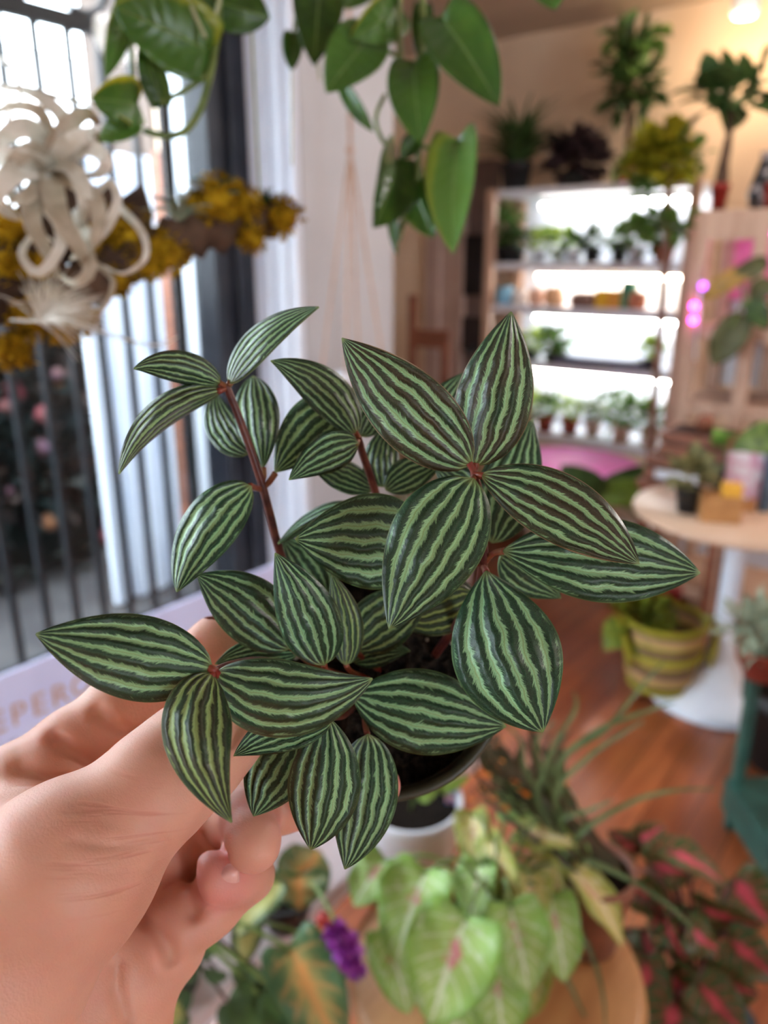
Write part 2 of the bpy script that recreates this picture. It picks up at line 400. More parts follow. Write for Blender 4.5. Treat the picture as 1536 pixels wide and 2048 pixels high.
# ================================================================== the held peperomia
def pep_leaf_material():
    t = NT('striped_peperomia_leaf')
    uv = t.n('ShaderNodeUVMap'); sp = t.n('ShaderNodeSeparateXYZ'); t.t.links.new(uv.outputs[0], sp.inputs[0])
    oi = t.n('ShaderNodeObjectInfo'); oc = t.n('ShaderNodeSeparateColor'); t.t.links.new(oi.outputs['Color'], oc.inputs[0])
    rnd = t.M('MULTIPLY', oi.outputs['Random'], 37.0)
    u = t.M('MULTIPLY_ADD', sp.outputs[0], 2.0, -1.0); v = sp.outputs[1]
    # wander of the veins along the leaf
    wn = t.noise(t.xyz(t.M('MULTIPLY', u, 1.6), t.M('MULTIPLY', v, 7.0), rnd), 1.0, 2.0)
    uw = t.M('ADD', u, t.M('MULTIPLY_ADD', wn, .20, -.10))
    SPC = .335
    q = t.M('DIVIDE', uw, SPC); idx = t.M('FLOOR', t.M('ADD', q, .5))
    sd = t.M('SUBTRACT', q, idx); d = t.M('MULTIPLY', t.M('ABSOLUTE', sd), SPC)
    side = t.M('SIGN', sd)
    wv = t.M('POWER', t.M('MULTIPLY', t.M('MULTIPLY', v, t.M('SUBTRACT', 1.0, v)), 4.0, clamp=True), .6)   # 0 at ends, 1 mid
    # diagonal side branches pointing to the tip
    pcoord = t.M('SUBTRACT', v, t.M('MULTIPLY', d, .42))
    seed = t.M('ADD', t.M('MULTIPLY', idx, 5.37), t.M('MULTIPLY', side, 1.91))
    n1 = t.noise(t.xyz(t.M('MULTIPLY', pcoord, 17.0), seed, rnd), 1.0, 2.0, .6)
    n2 = t.noise(t.xyz(t.M('MULTIPLY', pcoord, 120.0), t.M('ADD', seed, 9.0), rnd), 1.0, 1.0)
    n3 = t.noise(t.xyz(t.M('MULTIPLY', u, 30.0), t.M('MULTIPLY', v, 60.0), rnd), 1.0, 2.0)
    spike = t.M('MULTIPLY', t.M('POWER', t.M('MAXIMUM', t.M('MULTIPLY_ADD', n1, 4.2, -2.2), 0.0), 1.5), .07)
    spike2 = t.M('MULTIPLY', t.M('MAXIMUM', t.M('SUBTRACT', n2, .47), 0.0), .17)
    fuzz = t.M('MULTIPLY_ADD', n3, .055, -.0275)
    edge = t.M('ABSOLUTE', u)
    base_w = t.M('MULTIPLY', t.M('MULTIPLY_ADD', oc.outputs[2], .026, .034), t.M('MULTIPLY_ADD', wv, .55, .6))
    hw = t.M('ADD', t.M('ADD', t.M('MINIMUM', t.M('ADD', spike, spike2), .13), fuzz), base_w)
    mask = t.M('SUBTRACT', 1.0, t.step(t.M('SUBTRACT', d, hw), -.020, .022))
    # stripe outside the last vein fades
    mask = t.M('MULTIPLY', mask, t.M('SUBTRACT', 1.0, t.step(edge, .9, .97)))
    # ends run pale
    tipm = t.step(v, .965, .995); basem = t.M('SUBTRACT', 1.0, t.step(v, .0, .07))
    nb = t.noise(t.xyz(t.M('MULTIPLY', u, 60.0), t.M('MULTIPLY', v, 110.0), rnd), 1.0, 2.0, .7)
    big = t.noise(t.xyz(t.M('MULTIPLY', u, 1.4), t.M('MULTIPLY', v, 3.0), rnd), 1.0, 2.0)
    br = t.M('MULTIPLY', oc.outputs[0], t.step(big, .25, .6))
    dark = t.mix(t.step(nb, .35, .75), rgb(26, 58, 40), rgb(52, 94, 64))
    darkb = t.mix(t.step(nb, .35, .75), rgb(52, 47, 34), rgb(86, 76, 54))
    dark = t.mix(br, dark, darkb)
    pale = t.mix(t.step(nb, .2, .8), rgb(132, 188, 134), rgb(166, 214, 164))
    pale = t.mix(t.M('MULTIPLY', oc.outputs[1], .9), pale, rgb(150, 165, 84))
    core = t.M('MULTIPLY', t.M('SUBTRACT', 1.0, t.step(d, .0, .022)), .6)
    pale = t.mix(core, pale, rgb(128, 150, 80))
    col = t.mix(mask, dark, pale)
    col = t.mix(t.M('MULTIPLY', tipm, .8), col, rgb(150, 178, 104)); col = t.mix(t.M('MULTIPLY', basem, .75), col, rgb(140, 158, 92))
    rim = t.step(edge, .962, .99)
    col = t.mix(t.M('MULTIPLY', rim, .75), col, t.mix(oc.outputs[0], rgb(96, 128, 76), rgb(168, 142, 112)))
    h = t.M('ADD', t.M('MULTIPLY', t.M('MULTIPLY', t.step(d, .0, SPC*.5), wv), 1.0), t.M('MULTIPLY', nb, .10))
    t.bsdf(col, t.M('MULTIPLY_ADD', nb, .22, .2), .55, trans=.10, bump=h, bstr=.8, bdist=.0016)
    return t.m
M_LEAF = pep_leaf_material()
M_STEM = mat('red_brown_stem', (66, 26, 26), (96, 48, 38), 220, .4)
M_PET = mat('red_petiole', (120, 38, 34), (130, 88, 54), 160, .4)
M_POTG = mat('dark_olive_plastic', (52, 54, 40), (60, 62, 46), 30, .45)
M_SOIL = mat('dark_potting_soil', (14, 12, 11), (44, 36, 30), 260, .95, .1, bstr=.8)
M_PERL = mat('perlite_grain', (170, 165, 155), None, rough=.9)

def pleaf(mb, base, mid, tip, wl, wr, db, dm, dt, el=0.0, er=0.0, cup=.0, p=.64, q=.94, nu=16, nv=30):
    b = Vector((base[0], base[1], db)); t_ = Vector((tip[0], tip[1], dt)); m = Vector((mid[0], mid[1], dm))
    c = m*2 - (b+t_)*.5
    pk = p/(p+q); mx = (pk**p)*((1-pk)**q); vs = []; uv = []; fs = []
    for i in range(nv+1):
        t = i/nv
        C = b*(1-t)**2 + c*(2*t*(1-t)) + t_*t*t
        T = (c-b)*(2*(1-t)) + (t_-c)*(2*t)
        tl = math.hypot(T.x, T.y) or 1.0
        nx, ny = -T.y/tl, T.x/tl
        w = (t**p)*((1-t)**q)/mx if 0 < t < 1 else 0.0
        w = max(w, .012)
        for j in range(nu+1):
            s = -1+2*j/nu
            W = wr if s > 0 else wl
            e = er if s > 0 else el
            vs.append(px(C.x+nx*s*W*w, C.y+ny*s*W*w, C.z + e*abs(s)*w + cup*s*s*w + .0008*math.sin(t*9+s*3)*abs(s)*w))
            uv.append((j/nu, t))
    for i in range(nv):
        for j in range(nu):
            a = i*(nu+1)+j; fs.append((a, a+nu+1, a+nu+2, a+1))
    mb.add(vs, fs, uv)
pep_root_at = px(765, 1335, .30)
PEP = thing('peperomia_plant', 'striped peperomia in a small dark pot held up in the hand', 'potted plant', pep_root_at)
# base, mid, tip, wl, wr, depth base/mid/tip, edge depths l/r, cup, brown, yellow, pale
LV = [
 # top cluster
 ((942,930),(808,806),(684,676),80,78,.216,.209,.205,.006,-.003,0,.85,.0,.55),
 ((950,932),(990,778),(1022,624),74,80,.217,.213,.220,.003,.004,0,.75,.1,.3),
 ((962,950),(1126,1024),(1278,1128),72,66,.213,.204,.203,.004,-.002,0,.85,.1,.5),
 ((947,957),(864,1105),(778,1258),92,100,.211,.200,.194,.003,.003,0,.12,.15,.55),
 # second whorl right
 ((1004,1102),(1205,1118),(1400,1146),84,87,.226,.224,.228,.004,-.003,0,.0,.0,.45),
 ((972,1142),(1016,1306),(1086,1464),106,112,.224,.210,.202,.004,.005,0,.0,.0,.45),
 ((983,1086),(1022,962),(1064,838),64,64,.250,.255,.262,.0,.004,0,.0,.0,.3),
 ((962,1012),(915,965),(868,930),34,36,.252,.255,.258,0,0,0,.0,.0,.3),
 ((868,862),(896,806),(930,744),40,36,.262,.268,.275,0,0,0,.0,.0,.3),
 # left stem
 ((442,766),(350,734),(268,738),30,34,.238,.231,.226,.003,.006,0,.15,.2,.4),
 ((460,768),(528,672),(638,614),28,34,.239,.236,.230,.006,-.004,0,.15,.2,.6),
 ((444,780),(318,838),(238,948),24,36,.238,.228,.222,.016,.004,0,.55,.5,.3),
 ((498,908),(446,850),(432,782),38,34,.256,.260,.268,0,.002,0,.0,.1,.5),
 ((527,938),(515,846),(506,752),44,46,.252,.256,.268,.002,.002,0,.0,.2,.6),
 ((550,945),(628,862),(715,790),64,52,.250,.254,.260,.003,.002,0,.0,.3,.6),
 ((502,972),(412,1064),(354,1184),56,56,.236,.228,.224,.003,.005,0,.0,.15,.95),
 # centre stem
 ((712,868),(642,776),(541,722),42,44,.243,.238,.232,.003,.005,0,.1,.0,.4),
 ((716,886),(650,908),(578,960),40,40,.242,.234,.230,.005,.002,0,.1,.0,.6),
 ((748,980),(680,946),(620,930),34,28,.262,.262,.262,0,.004,0,.0,.2,.4),
 ((766,974),(764,915),(778,848),38,36,.262,.266,.272,0,.0,0,.0,.4,.4),
 ((772,980),(826,944),(892,918),34,36,.262,.262,.265,0,.0,0,.0,.3,.4),
 ((722,872),(742,832),(762,790),30,30,.262,.266,.272,0,.0,0,.0,.1,.4),
 ((712,868),(716,815),(722,762),36,34,.266,.270,.276,0,.0,0,.4,.1,.4),
 # mid left
 ((862,1086),(724,1082),(590,1078),96,96,.234,.226,.220,.005,.003,0,.0,.0,.6),
 ((720,1016),(640,1036),(556,1088),18,22,.262,.258,.256,.008,.008,0,.0,.0,.0),
 ((650,1190),(610,1130),(566,1078),52,52,.278,.275,.274,0,0,0,.0,.0,.2),
 # middle lower
 ((582,1296),(486,1214),(394,1150),62,72,.240,.232,.229,.004,.004,0,.0,.0,.3),
 ((648,1330),(612,1224),(550,1106),62,62,.228,.219,.216,.004,.004,0,.0,.0,.4),
 ((692,1330),(690,1240),(664,1150),36,34,.238,.236,.236,.004,.006,0,.35,.7,.2),
 ((706,1296),(780,1236),(862,1186),62,56,.252,.252,.252,0,.003,0,.1,.5,.2),
 ((706,1322),(758,1304),(820,1302),28,30,.262,.262,.264,0,.0,0,.0,.0,.3),
 ((952,1190),(872,1226),(790,1240),48,58,.262,.262,.262,.0,.0,0,.5,1.0,.0),
 ((1000,1112),(1060,1150),(1122,1196),46,48,.250,.252,.256,.0,.0,0,.0,.1,.2),
 ((596,1306),(512,1306),(430,1328),34,32,.250,.246,.244,.0,.0,0,.0,.0,.1),
 # front left cluster
 ((426,1336),(246,1304),(72,1268),92,80,.190,.183,.180,.004,.005,0,.05,.1,.55),
 ((424,1348),(392,1480),(464,1644),74,66,.189,.176,.174,.004,.005,0,.6,.75,.55),
 ((430,1346),(578,1396),(744,1357),76,80,.190,.184,.192,.006,.007,0,.1,.1,.5),
 ((664,1440),(565,1462),(468,1512),44,48,.206,.203,.203,.0,.003,0,.0,.0,.9),
 # lower
 ((656,1436),(648,1574),(622,1698),72,72,.212,.203,.206,.005,.005,0,.0,.1,.35),
 ((736,1468),(726,1612),(690,1738),66,66,.226,.221,.220,.003,.005,0,.0,.1,.85),
 ((592,1478),(545,1556),(508,1632),60,62,.222,.219,.219,.003,.003,0,.0,.0,.6),
 ((704,1390),(852,1426),(1012,1452),86,84,.238,.234,.237,.004,.002,0,.0,.0,.55),
]
PQ = {4: (.92, .92), 5: (.95, .9), 14: (.95, .8), 13: (1.0, .7), len(LV)-1: (.85, .95), 2: (.8, .9), 38: (.85, .9), 15: (.6, .85)}
for li_, L in enumerate(LV):
    mb = MB(); p_, q_ = PQ.get(li_, (.64, .94)); pleaf(mb, *L[:11], p=p_, q=q_)
    o = mb.build('leaf', M_LEAF, PEP, thick=.0005)
    o.color = (L[11], L[12], L[13], 1)
def pxpath(pts, sub=8): return smooth([px(*p) for p in pts], sub)
def stem(pts, r0, r1, name, m, par=None, n=8):
    P = pxpath(pts); mb = MB(); k = len(P)
    mb.tube(P, [r0+(r1-r0)*i/(k-1) for i in range(k)], n)
    return mb.build(name, m, par or PEP)
stem([(452,770,.240),(472,820,.242),(498,890,.246),(522,962,.250),(540,1030,.254),(560,1105,.262),(600,1220,.275),(690,1340,.284)], .0012, .0016, 'stem', M_STEM)
stem([(948,948,.216),(958,990,.220),(964,1060,.227),(966,1130,.234),(945,1200,.248),(870,1310,.280)], .0012, .0017, 'stem', M_STEM)
stem([(716,874,.245),(726,910,.250),(745,965,.258),(765,1040,.268),(790,1180,.278),(800,1320,.284)], .0012, .0015, 'stem', M_STEM)
stem([(432,1342,.191),(470,1328,.200),(530,1322,.222),(600,1345,.255),(700,1370,.282)], .0011, .0014, 'stem', M_STEM)
stem([(660,1436,.213),(690,1430,.24),(720,1400,.282)], .0008, .0011, 'stem', M_STEM)
for a in ([(522,978,.251),(510,976,.244),(501,972,.237)], [(527,975,.251),(538,965,.251),(551,946,.250)], [(524,968,.250),(528,952,.251),(527,936,.252)],
          [(966,1130,.234),(985,1108,.230),(1008,1102,.226)], [(966,1132,.234),(970,1138,.229),(973,1146,.224)],
          [(452,774,.240),(446,770,.239),(438,766,.238)], [(454,774,.240),(458,770,.240),(461,765,.239)], [(452,776,.240),(446,779,.239),(438,782,.237)],
          [(948,950,.216),(945,938,.216),(938,926,.216)], [(948,948,.216),(950,938,.217),(952,926,.217)], [(950,950,.216),(956,950,.214),(966,952,.213)], [(948,952,.216),(946,958,.213),(942,966,.211)],
          [(716,876,.245),(714,870,.244),(710,864,.243)], [(716,880,.246),(714,885,.243),(708,890,.242)],
          [(434,1342,.191),(428,1340,.190),(418,1336,.190)], [(434,1344,.191),(428,1348,.190),(422,1354,.189)], [(434,1344,.191),(436,1348,.190),(440,1352,.190)],
          [(735,1470,.227),(730,1440,.25),(735,1400,.28)], [(592,1480,.222),(640,1440,.25),(700,1390,.28)], [(704,1390,.238),(720,1385,.26),(745,1370,.282)],
          [(862,1086,.234),(900,1110,.236),(962,1128,.234)], [(648,1328,.228),(660,1345,.245),(720,1365,.28)], [(692,1330,.238),(705,1345,.255),(740,1360,.28)],
          [(582,1296,.240),(630,1330,.26),(710,1360,.28)], [(706,1296,.252),(730,1320,.265),(760,1340,.28)]):
    stem(a, .0009, .0011, 'petiole', M_PET, n=6)
# pot, tilted towards the lens so that one looks into it
ax = ((CAM-px(765, 1335, .268)).normalized() + Vector((0, 0, .22))).normalized()
PC = px(765, 1335, .268)
mb = MB()
mb.lathe([(.001, -.066), (.029, -.066), (.031, -.064), (.0385, -.014), (.0385, -.0125), (.0432, -.0125), (.0440, -.011), (.0440, -.001), (.0432, 0), (.0415, 0), (.0405, -.002), (.0395, -.012), (.0390, -.020)], PC, 56, ax)
mb.build('pot', M_POTG, PEP)
mb = MB(); rr = [(.001, -.010), (.012, -.0085), (.024, -.010), (.034, -.0115), (.0392, -.0125)]
mb.lathe(rr, PC, 40, ax)
so = mb.build('soil', M_SOIL, PEP)
mb = MB()
for i in range(26):
    a = random.uniform(0, 6.28); r = .036*math.sqrt(random.random())
    X = (RT-ax*RT.dot(ax)).normalized(); Y = ax.cross(X)
    mb.ball(PC + ax*(-.009) + X*(r*math.cos(a)) + Y*(r*math.sin(a)), random.uniform(.0006, .0013), 6, jit=.2)
mb.build('perlite', M_PERL, so)
# ================================================================== the hand
def camspace(u, v, d): return np.array([(u-CU)/F*d, (CV-v)/F*d, d], dtype=np.float32)
def build_hand():
    h = .00085
    lo = np.array([-.155, -.215, .150]); hi = np.array([.016, -.035, .300])
    n = np.ceil((hi-lo)/h).astype(int)
    X, Y, Z = np.meshgrid(*[(lo[i]+h*np.arange(n[i])).astype(np.float32) for i in range(3)], indexing='ij')
    def cone(a, b, ra, rb):
        a = camspace(*a); b = camspace(*b); ba = b-a; l2 = float(ba.dot(ba))
        t = np.clip(((X-a[0])*ba[0]+(Y-a[1])*ba[1]+(Z-a[2])*ba[2])/l2, 0, 1)
        d = np.sqrt((X-a[0]-t*ba[0])**2+(Y-a[1]-t*ba[1])**2+(Z-a[2]-t*ba[2])**2)
        return d - (ra+(rb-ra)*t)
    def smin(a, b, k):
        q = np.maximum(k-np.abs(a-b), 0)/k
        return np.minimum(a, b) - q*q*k*.25
    def chain(P, k=.004):
        f = None
        for (a, b) in zip(P[:-1], P[1:]):
            c = cone(a[:3], b[:3], a[3], b[3]); f = c if f is None else smin(f, c, k)
        return f
    def ell(c, r):
        c = camspace(*c); q = np.sqrt(((X-c[0])/r[0])**2+((Y-c[1])/r[1])**2+((Z-c[2])/r[2])**2)
        return (q-1)*min(r)
    thumb = chain([(-320, 2350, .205, .033), (-70, 1960, .196, .0285), (140, 1735, .198, .0212), (296, 1590, .205, .0132), (330, 1558, .207, .0128), (400, 1495, .215, .0128), (462, 1436, .222, .0108), (480, 1420, .225, .009)], .008)
    palm = chain([(40, 2330, .240, .030), (150, 2060, .246, .026), (228, 1900, .250, .0190), (322, 1880, .252, .0150)], .010)
    palm = smin(palm, chain([(150, 2060, .248, .026), (60, 1800, .250, .021), (-40, 1700, .240, .0185)], .01), .014)
    palm = smin(palm, chain([(228, 1900, .256, .018), (170, 1760, .260, .017), (60, 1720, .246, .018)], .01), .012)
    index = chain([(-70, 1740, .240, .0175), (40, 1590, .242, .0150), (150, 1500, .247, .0125), (250, 1420, .251, .0118), (335, 1368, .255, .0108), (440, 1290, .262, .0094), (486, 1258, .266, .0080)], .006)
    middle = chain([(150, 1770, .254, .016), (360, 1652, .270, .0112), (430, 1628, .268, .0102), (560, 1605, .258, .0094), (680, 1588, .250, .0084), (758, 1572, .248, .0070)], .004)
    ring = chain([(260, 1810, .256, .014), (410, 1690, .274, .0105), (492, 1625, .258, .0098), (500, 1640, .244, .0090), (506, 1682, .231, .0076), (507, 1694, .229, .0070)], .004)
    pinky = chain([(318, 1875, .246, .0130), (415, 1808, .252, .0100), (496, 1750, .258, .0078), (486, 1744, .252, .0078), (456, 1748, .245, .0078), (428, 1752, .241, .0074)], .005)
    f = smin(palm, thumb, .016)
    f = smin(f, index, .009)
    for g in (middle, ring, pinky): f = smin(f, g, .0022)
    # web between thumb and index
    f = smin(f, cone((-20, 1700, .212), (60, 1650, .222), .012, .010), .016)
    # bumps: thumb knuckle side, thenar
    # flexion creases
    def crease(pts, dep, wid, zmin, zmax):
        nonlocal f
        P = [np.array([(u-CU)/F, (CV-v)/F]) for u, v in pts]
        U = X/Z; V = Y/Z; dm = None
        for a, b in zip(P[:-1], P[1:]):
            ba = b-a; t = np.clip(((U-a[0])*ba[0]+(V-a[1])*ba[1])/float(ba.dot(ba)), 0, 1)
            d = np.sqrt((U-a[0]-t*ba[0])**2+(V-a[1]-t*ba[1])**2)*Z
            dm = d if dm is None else np.minimum(dm, d)
        g = dep*np.exp(-(dm/wid)**2)
        g *= (Z > zmin)*(Z < zmax)
        f = f + g
    crease([(112, 1482), (140, 1500), (191, 1530), (240, 1565)], .0030, .0024, .222, .30)
    crease([(196, 1428), (235, 1452), (273, 1468), (300, 1480)], .0024, .0024, .222, .30)
    crease([(40, 1545), (90, 1560), (150, 1580)], 0.00204, .003, .222, .30)
    crease([(150, 1682), (215, 1693), (290, 1690), (330, 1680)], .0009, .0009, .15, .222)
    crease([(200, 1640), (262, 1656), (318, 1662)], .0004, .0009, .15, .222)
    crease([(225, 1622), (290, 1640)], .0004, .0009, .15, .222)
    crease([(150, 1740), (230, 1746), (300, 1738)], .0004, .0009, .15, .222)
    crease([(160, 1783), (250, 1785)], .0004, .0009, .15, .222)
    crease([(276, 1822), (312, 1858), (336, 1896), (340, 1918)], .0034, .0026, .215, .30)
    crease([(380, 1740), (385, 1785), (388, 1825)], .0030, .0026, .215, .30)
    crease([(235, 1930), (232, 1975), (250, 2040)], .0018, .0022, .205, .30)
    crease([(405, 1668), (420, 1690), (450, 1706)], 0.00170, .001, .22, .30)
    # ---- naive surface nets
    s = f < 0
    c = [s[i:n[0]-1+i, j:n[1]-1+j, k:n[2]-1+k] for i in (0, 1) for j in (0, 1) for k in (0, 1)]
    anyi = c[0].copy(); alli = c[0].copy()
    for q in c[1:]: anyi |= q; alli &= q
    act = anyi & ~alli
    ids = -np.ones(act.shape, dtype=np.int64); ai = np.argwhere(act); ids[act] = np.arange(len(ai))
    pos = np.zeros((len(ai), 3)); cnt = np.zeros(len(ai))
    cor = [(i, j, k) for i in (0, 1) for j in (0, 1) for k in (0, 1)]
    val = {q: f[ai[:, 0]+q[0], ai[:, 1]+q[1], ai[:, 2]+q[2]] for q in cor}
    for a in cor:
        for x in range(3):
            if a[x] == 0:
                b = tuple(a[i]+(i == x) for i in range(3)); fa, fb = val[a], val[b]
                m = (fa < 0) != (fb < 0); t = np.where(m, fa/np.where(m, fa-fb, 1), 0)
                for i in range(3): pos[:, i] += np.where(m, a[i]+(t if i == x else 0), 0)
                cnt += m
    pos = pos/cnt[:, None] + ai
    quads = []
    for x in range(3):
        y, z = (x+1) % 3, (x+2) % 3
        sl0 = [slice(None)]*3; sl1 = [slice(None)]*3
        sl0[x] = slice(0, n[x]-1); sl1[x] = slice(1, n[x])
        ch = s[tuple(sl0)] != s[tuple(sl1)]
        e = np.argwhere(ch)
        e = e[(e[:, y] > 0) & (e[:, z] > 0) & (e[:, y] < n[y]-1) & (e[:, z] < n[z]-1)]
        flip = s[e[:, 0], e[:, 1], e[:, 2]]
        def cell(dy, dz):
            q = e.copy(); q[:, y] -= dy; q[:, z] -= dz; return ids[q[:, 0], q[:, 1], q[:, 2]]
        Q = np.stack([cell(1, 1), cell(0, 1), cell(0, 0), cell(1, 0)], 1)
        Q[~flip] = Q[~flip][:, ::-1]
        quads.append(Q)
    quads = np.concatenate(quads); quads = quads[(quads >= 0).all(1)]
    for it in range(3):                       # light relaxation
        acc = np.zeros_like(pos); cn = np.zeros(len(pos))
        for a in range(4):
            b = (a+1) % 4
            np.add.at(acc, quads[:, a], pos[quads[:, b]]); np.add.at(acc, quads[:, b], pos[quads[:, a]])
            np.add.at(cn, quads[:, a], 1); np.add.at(cn, quads[:, b], 1)
        pos = pos*.5 + .5*acc/np.maximum(cn, 1)[:, None]
    P = lo + pos*h
    R = np.array([list(RT), list(UP), list(FW)])
    W = np.array(list(CAM)) + P @ R
    me = bpy.data.meshes.new('hand')
    me.from_pydata(W.tolist(), [], quads.tolist()); me.update()
    me.polygons.foreach_set('use_smooth', np.ones(len(me.polygons), dtype=bool))
    o = bpy.data.objects.new('hand', me); COL.objects.link(o)
    return o
def skin_material():
    t = NT('warm_fair_skin'); tc = t.n('ShaderNodeTexCoord'); ob = tc.outputs['Object']
    big = t.noise(ob, 28, 3.0); mid = t.noise(ob, 120, 3.0)
    vo = t.n('ShaderNodeTexVoronoi', feature='DISTANCE_TO_EDGE'); vo.inputs['Scale'].default_value = 900; t.t.links.new(ob, vo.inputs['Vector'])
    mp = t.n('ShaderNodeMapping'); mp.inputs['Rotation'].default_value = (.4, .2, .6); mp.inputs['Scale'].default_value = (300, 1400, 900); t.t.links.new(ob, mp.inputs[0])
    ln = t.noise(mp.outputs[0], 1.0, 3.0, .6)
    col = t.mix(t.step(big, .3, .7), rgb(216, 164, 142), rgb(206, 148, 126))
    col = t.mix(t.M('MULTIPLY', t.step(mid, .45, .75), .25), col, rgb(212, 146, 136))
    def dot(v_):
        d_ = t.n('ShaderNodeVectorMath', operation='DOT_PRODUCT'); t.t.links.new(ob, d_.inputs[0]); d_.inputs[1].default_value = v_; return d_.outputs['Value']
    xr_, yr_ = dot(RT), dot(UP)
    wr = t.noise(t.xyz(t.M('MULTIPLY', xr_, 45.0), t.M('MULTIPLY_ADD', yr_, 420.0, t.M('MULTIPLY', xr_, 60.0))), 1.0, 2.0, .55)
    K = px(245, 1690, .185); dk = t.n('ShaderNodeVectorMath', operation='DISTANCE'); t.t.links.new(ob, dk.inputs[0]); dk.inputs[1].default_value = K
    wm = t.M('SUBTRACT', 1.0, t.step(dk.outputs['Value'], .006, .021))
    wrk = t.M('MULTIPLY', t.M('MULTIPLY', t.step(wr, .30, .46), wm), 4.5)
    col = t.mix(t.M('MULTIPLY', t.M('SUBTRACT', 1.0, t.step(wr, .30, .46)), t.M('MULTIPLY', wm, .5)), col, rgb(190, 120, 104))
    for q_ in (px(507, 1690, .236), px(440, 1752, .243), px(762, 1572, .248)):
        dq = t.n('ShaderNodeVectorMath', operation='DISTANCE'); t.t.links.new(ob, dq.inputs[0]); dq.inputs[1].default_value = q_
        col = t.mix(t.M('MULTIPLY', t.M('SUBTRACT', 1.0, t.step(dq.outputs['Value'], .004, .016)), .8), col, rgb(222, 142, 140))
    h = t.M('ADD', wrk, t.M('ADD', t.M('MULTIPLY', t.step(vo.outputs['Distance'], 0, .25), .35), t.M('MULTIPLY', ln, 1.0)))
    t.bsdf(col, .48, .4, sss=.35, ssr=(1.0, .32, .18), bump=h, bstr=.22, bdist=.0004)
    return t.m
HAND = build_hand()
HAND.data.materials.append(skin_material())
tag(HAND, 'left hand of a person holding up the small pot of striped peperomia', 'hand')
ORG[HAND.name] = Vector((0, 0, 0))
# nail of the curled little finger
M_NAIL = mat('fingernail', (226, 172, 162), (232, 184, 172), 300, .3, .5)
mb = MB(); vs = []; uv = []; fs = []
for i in range(9):
    for j in range(9):
        a = -1+2*j/8; t = i/8
        w = 30*math.sqrt(max(0, 1-(max(0, t-.45)/.55)**2*.8))*(.9 if t < .1 else 1)
        u = 478-44*t; v = 1748+6*t + a*w*.75
        vs.append(px(u, v, .2347+.0030*a*a+.0014*(t-.5)**2*4)); uv.append((j/8, t))
for i in range(8):
    for j in range(8):
        q = i*9+j; fs.append((q, q+1, q+10, q+9))
mb.add(vs, fs, uv); mb.build('fingernail', M_NAIL, HAND, thick=.0004)
# ================================================================== the sign card
SX = -1.12
a = onx(0, 1352, SX)
ledge_z = .60
sg = thing('sign_board', 'lilac white card with large gold capitals leaning beside the hand', 'sign', (SX, .55, .60))
M_CARD = mat('lilac_white_card', (204, 208, 244), (198, 202, 238), 10, .6)
zt = a.z; zb = onx(0, 1548, SX).z
mb = MB(); mb.box((SX, .52, (zt+zb)/2), (.006, 1.1, zt-zb)); mb.build('card', M_CARD, sg, smooth_=False)
mb = MB()
for y in (.12, .92): mb.box((SX-.03, y, (.60+zb)/2), (.012, .03, zb-.60+.03))
mb.build('foot', M_WHITE, sg, smooth_=False)
def text3d(body, size, loc, m, name, parent, spacing=1.0, ext=.0006):
    c = bpy.data.curves.new(name, 'FONT'); c.body = body; c.size = size; c.extrude = ext; c.space_character = spacing; c.resolution_u = 3
    o = bpy.data.objects.new(name, c); COL.objects.link(o)
    dg = bpy.context.evaluated_depsgraph_get(); me = bpy.data.meshes.new_from_object(o.evaluated_get(dg))
    bpy.data.objects.remove(o); bpy.data.curves.remove(c)
    R = Matrix(((0, 0, 1), (1, 0, 0), (0, 1, 0)))          # text x -> +y, text y -> +z, normal -> +x
    me.transform(R.to_4x4()); me.transform(Matrix.Translation(Vector(loc)-ORG[parent.name])); me.materials.clear(); me.materials.append(m)
    n = bpy.data.objects.new(name, me); COL.objects.link(n); n.parent = parent; ORG[n.name] = ORG[parent.name]; return n
pP = onx(17, 1455, SX); pO = onx(137, 1407, SX)
pitch = (pO.y-pP.y)/3
hgt = onx(24, 1412, SX).z-onx(28, 1455, SX).z
M_GOLD = mat('gold_foil', (190, 150, 122), (180, 138, 108), 40, .5)
y0 = pP.y
for i, ch in enumerate('PEPEROMIA'):
    text3d(ch, hgt*1.42, (SX+.0035, y0+pitch*(i-2)+.004, pP.z), M_GOLD, 'letter', sg)
ps = onx(2, 1505, SX)
text3d('GREAT', hgt*.62, (SX+.0035, ps.y-.06, onx(20, 1496, SX).z-hgt*.1), mat('grey_print', (128, 122, 160), None, rough=.7), 'small_print', sg, 1.3)
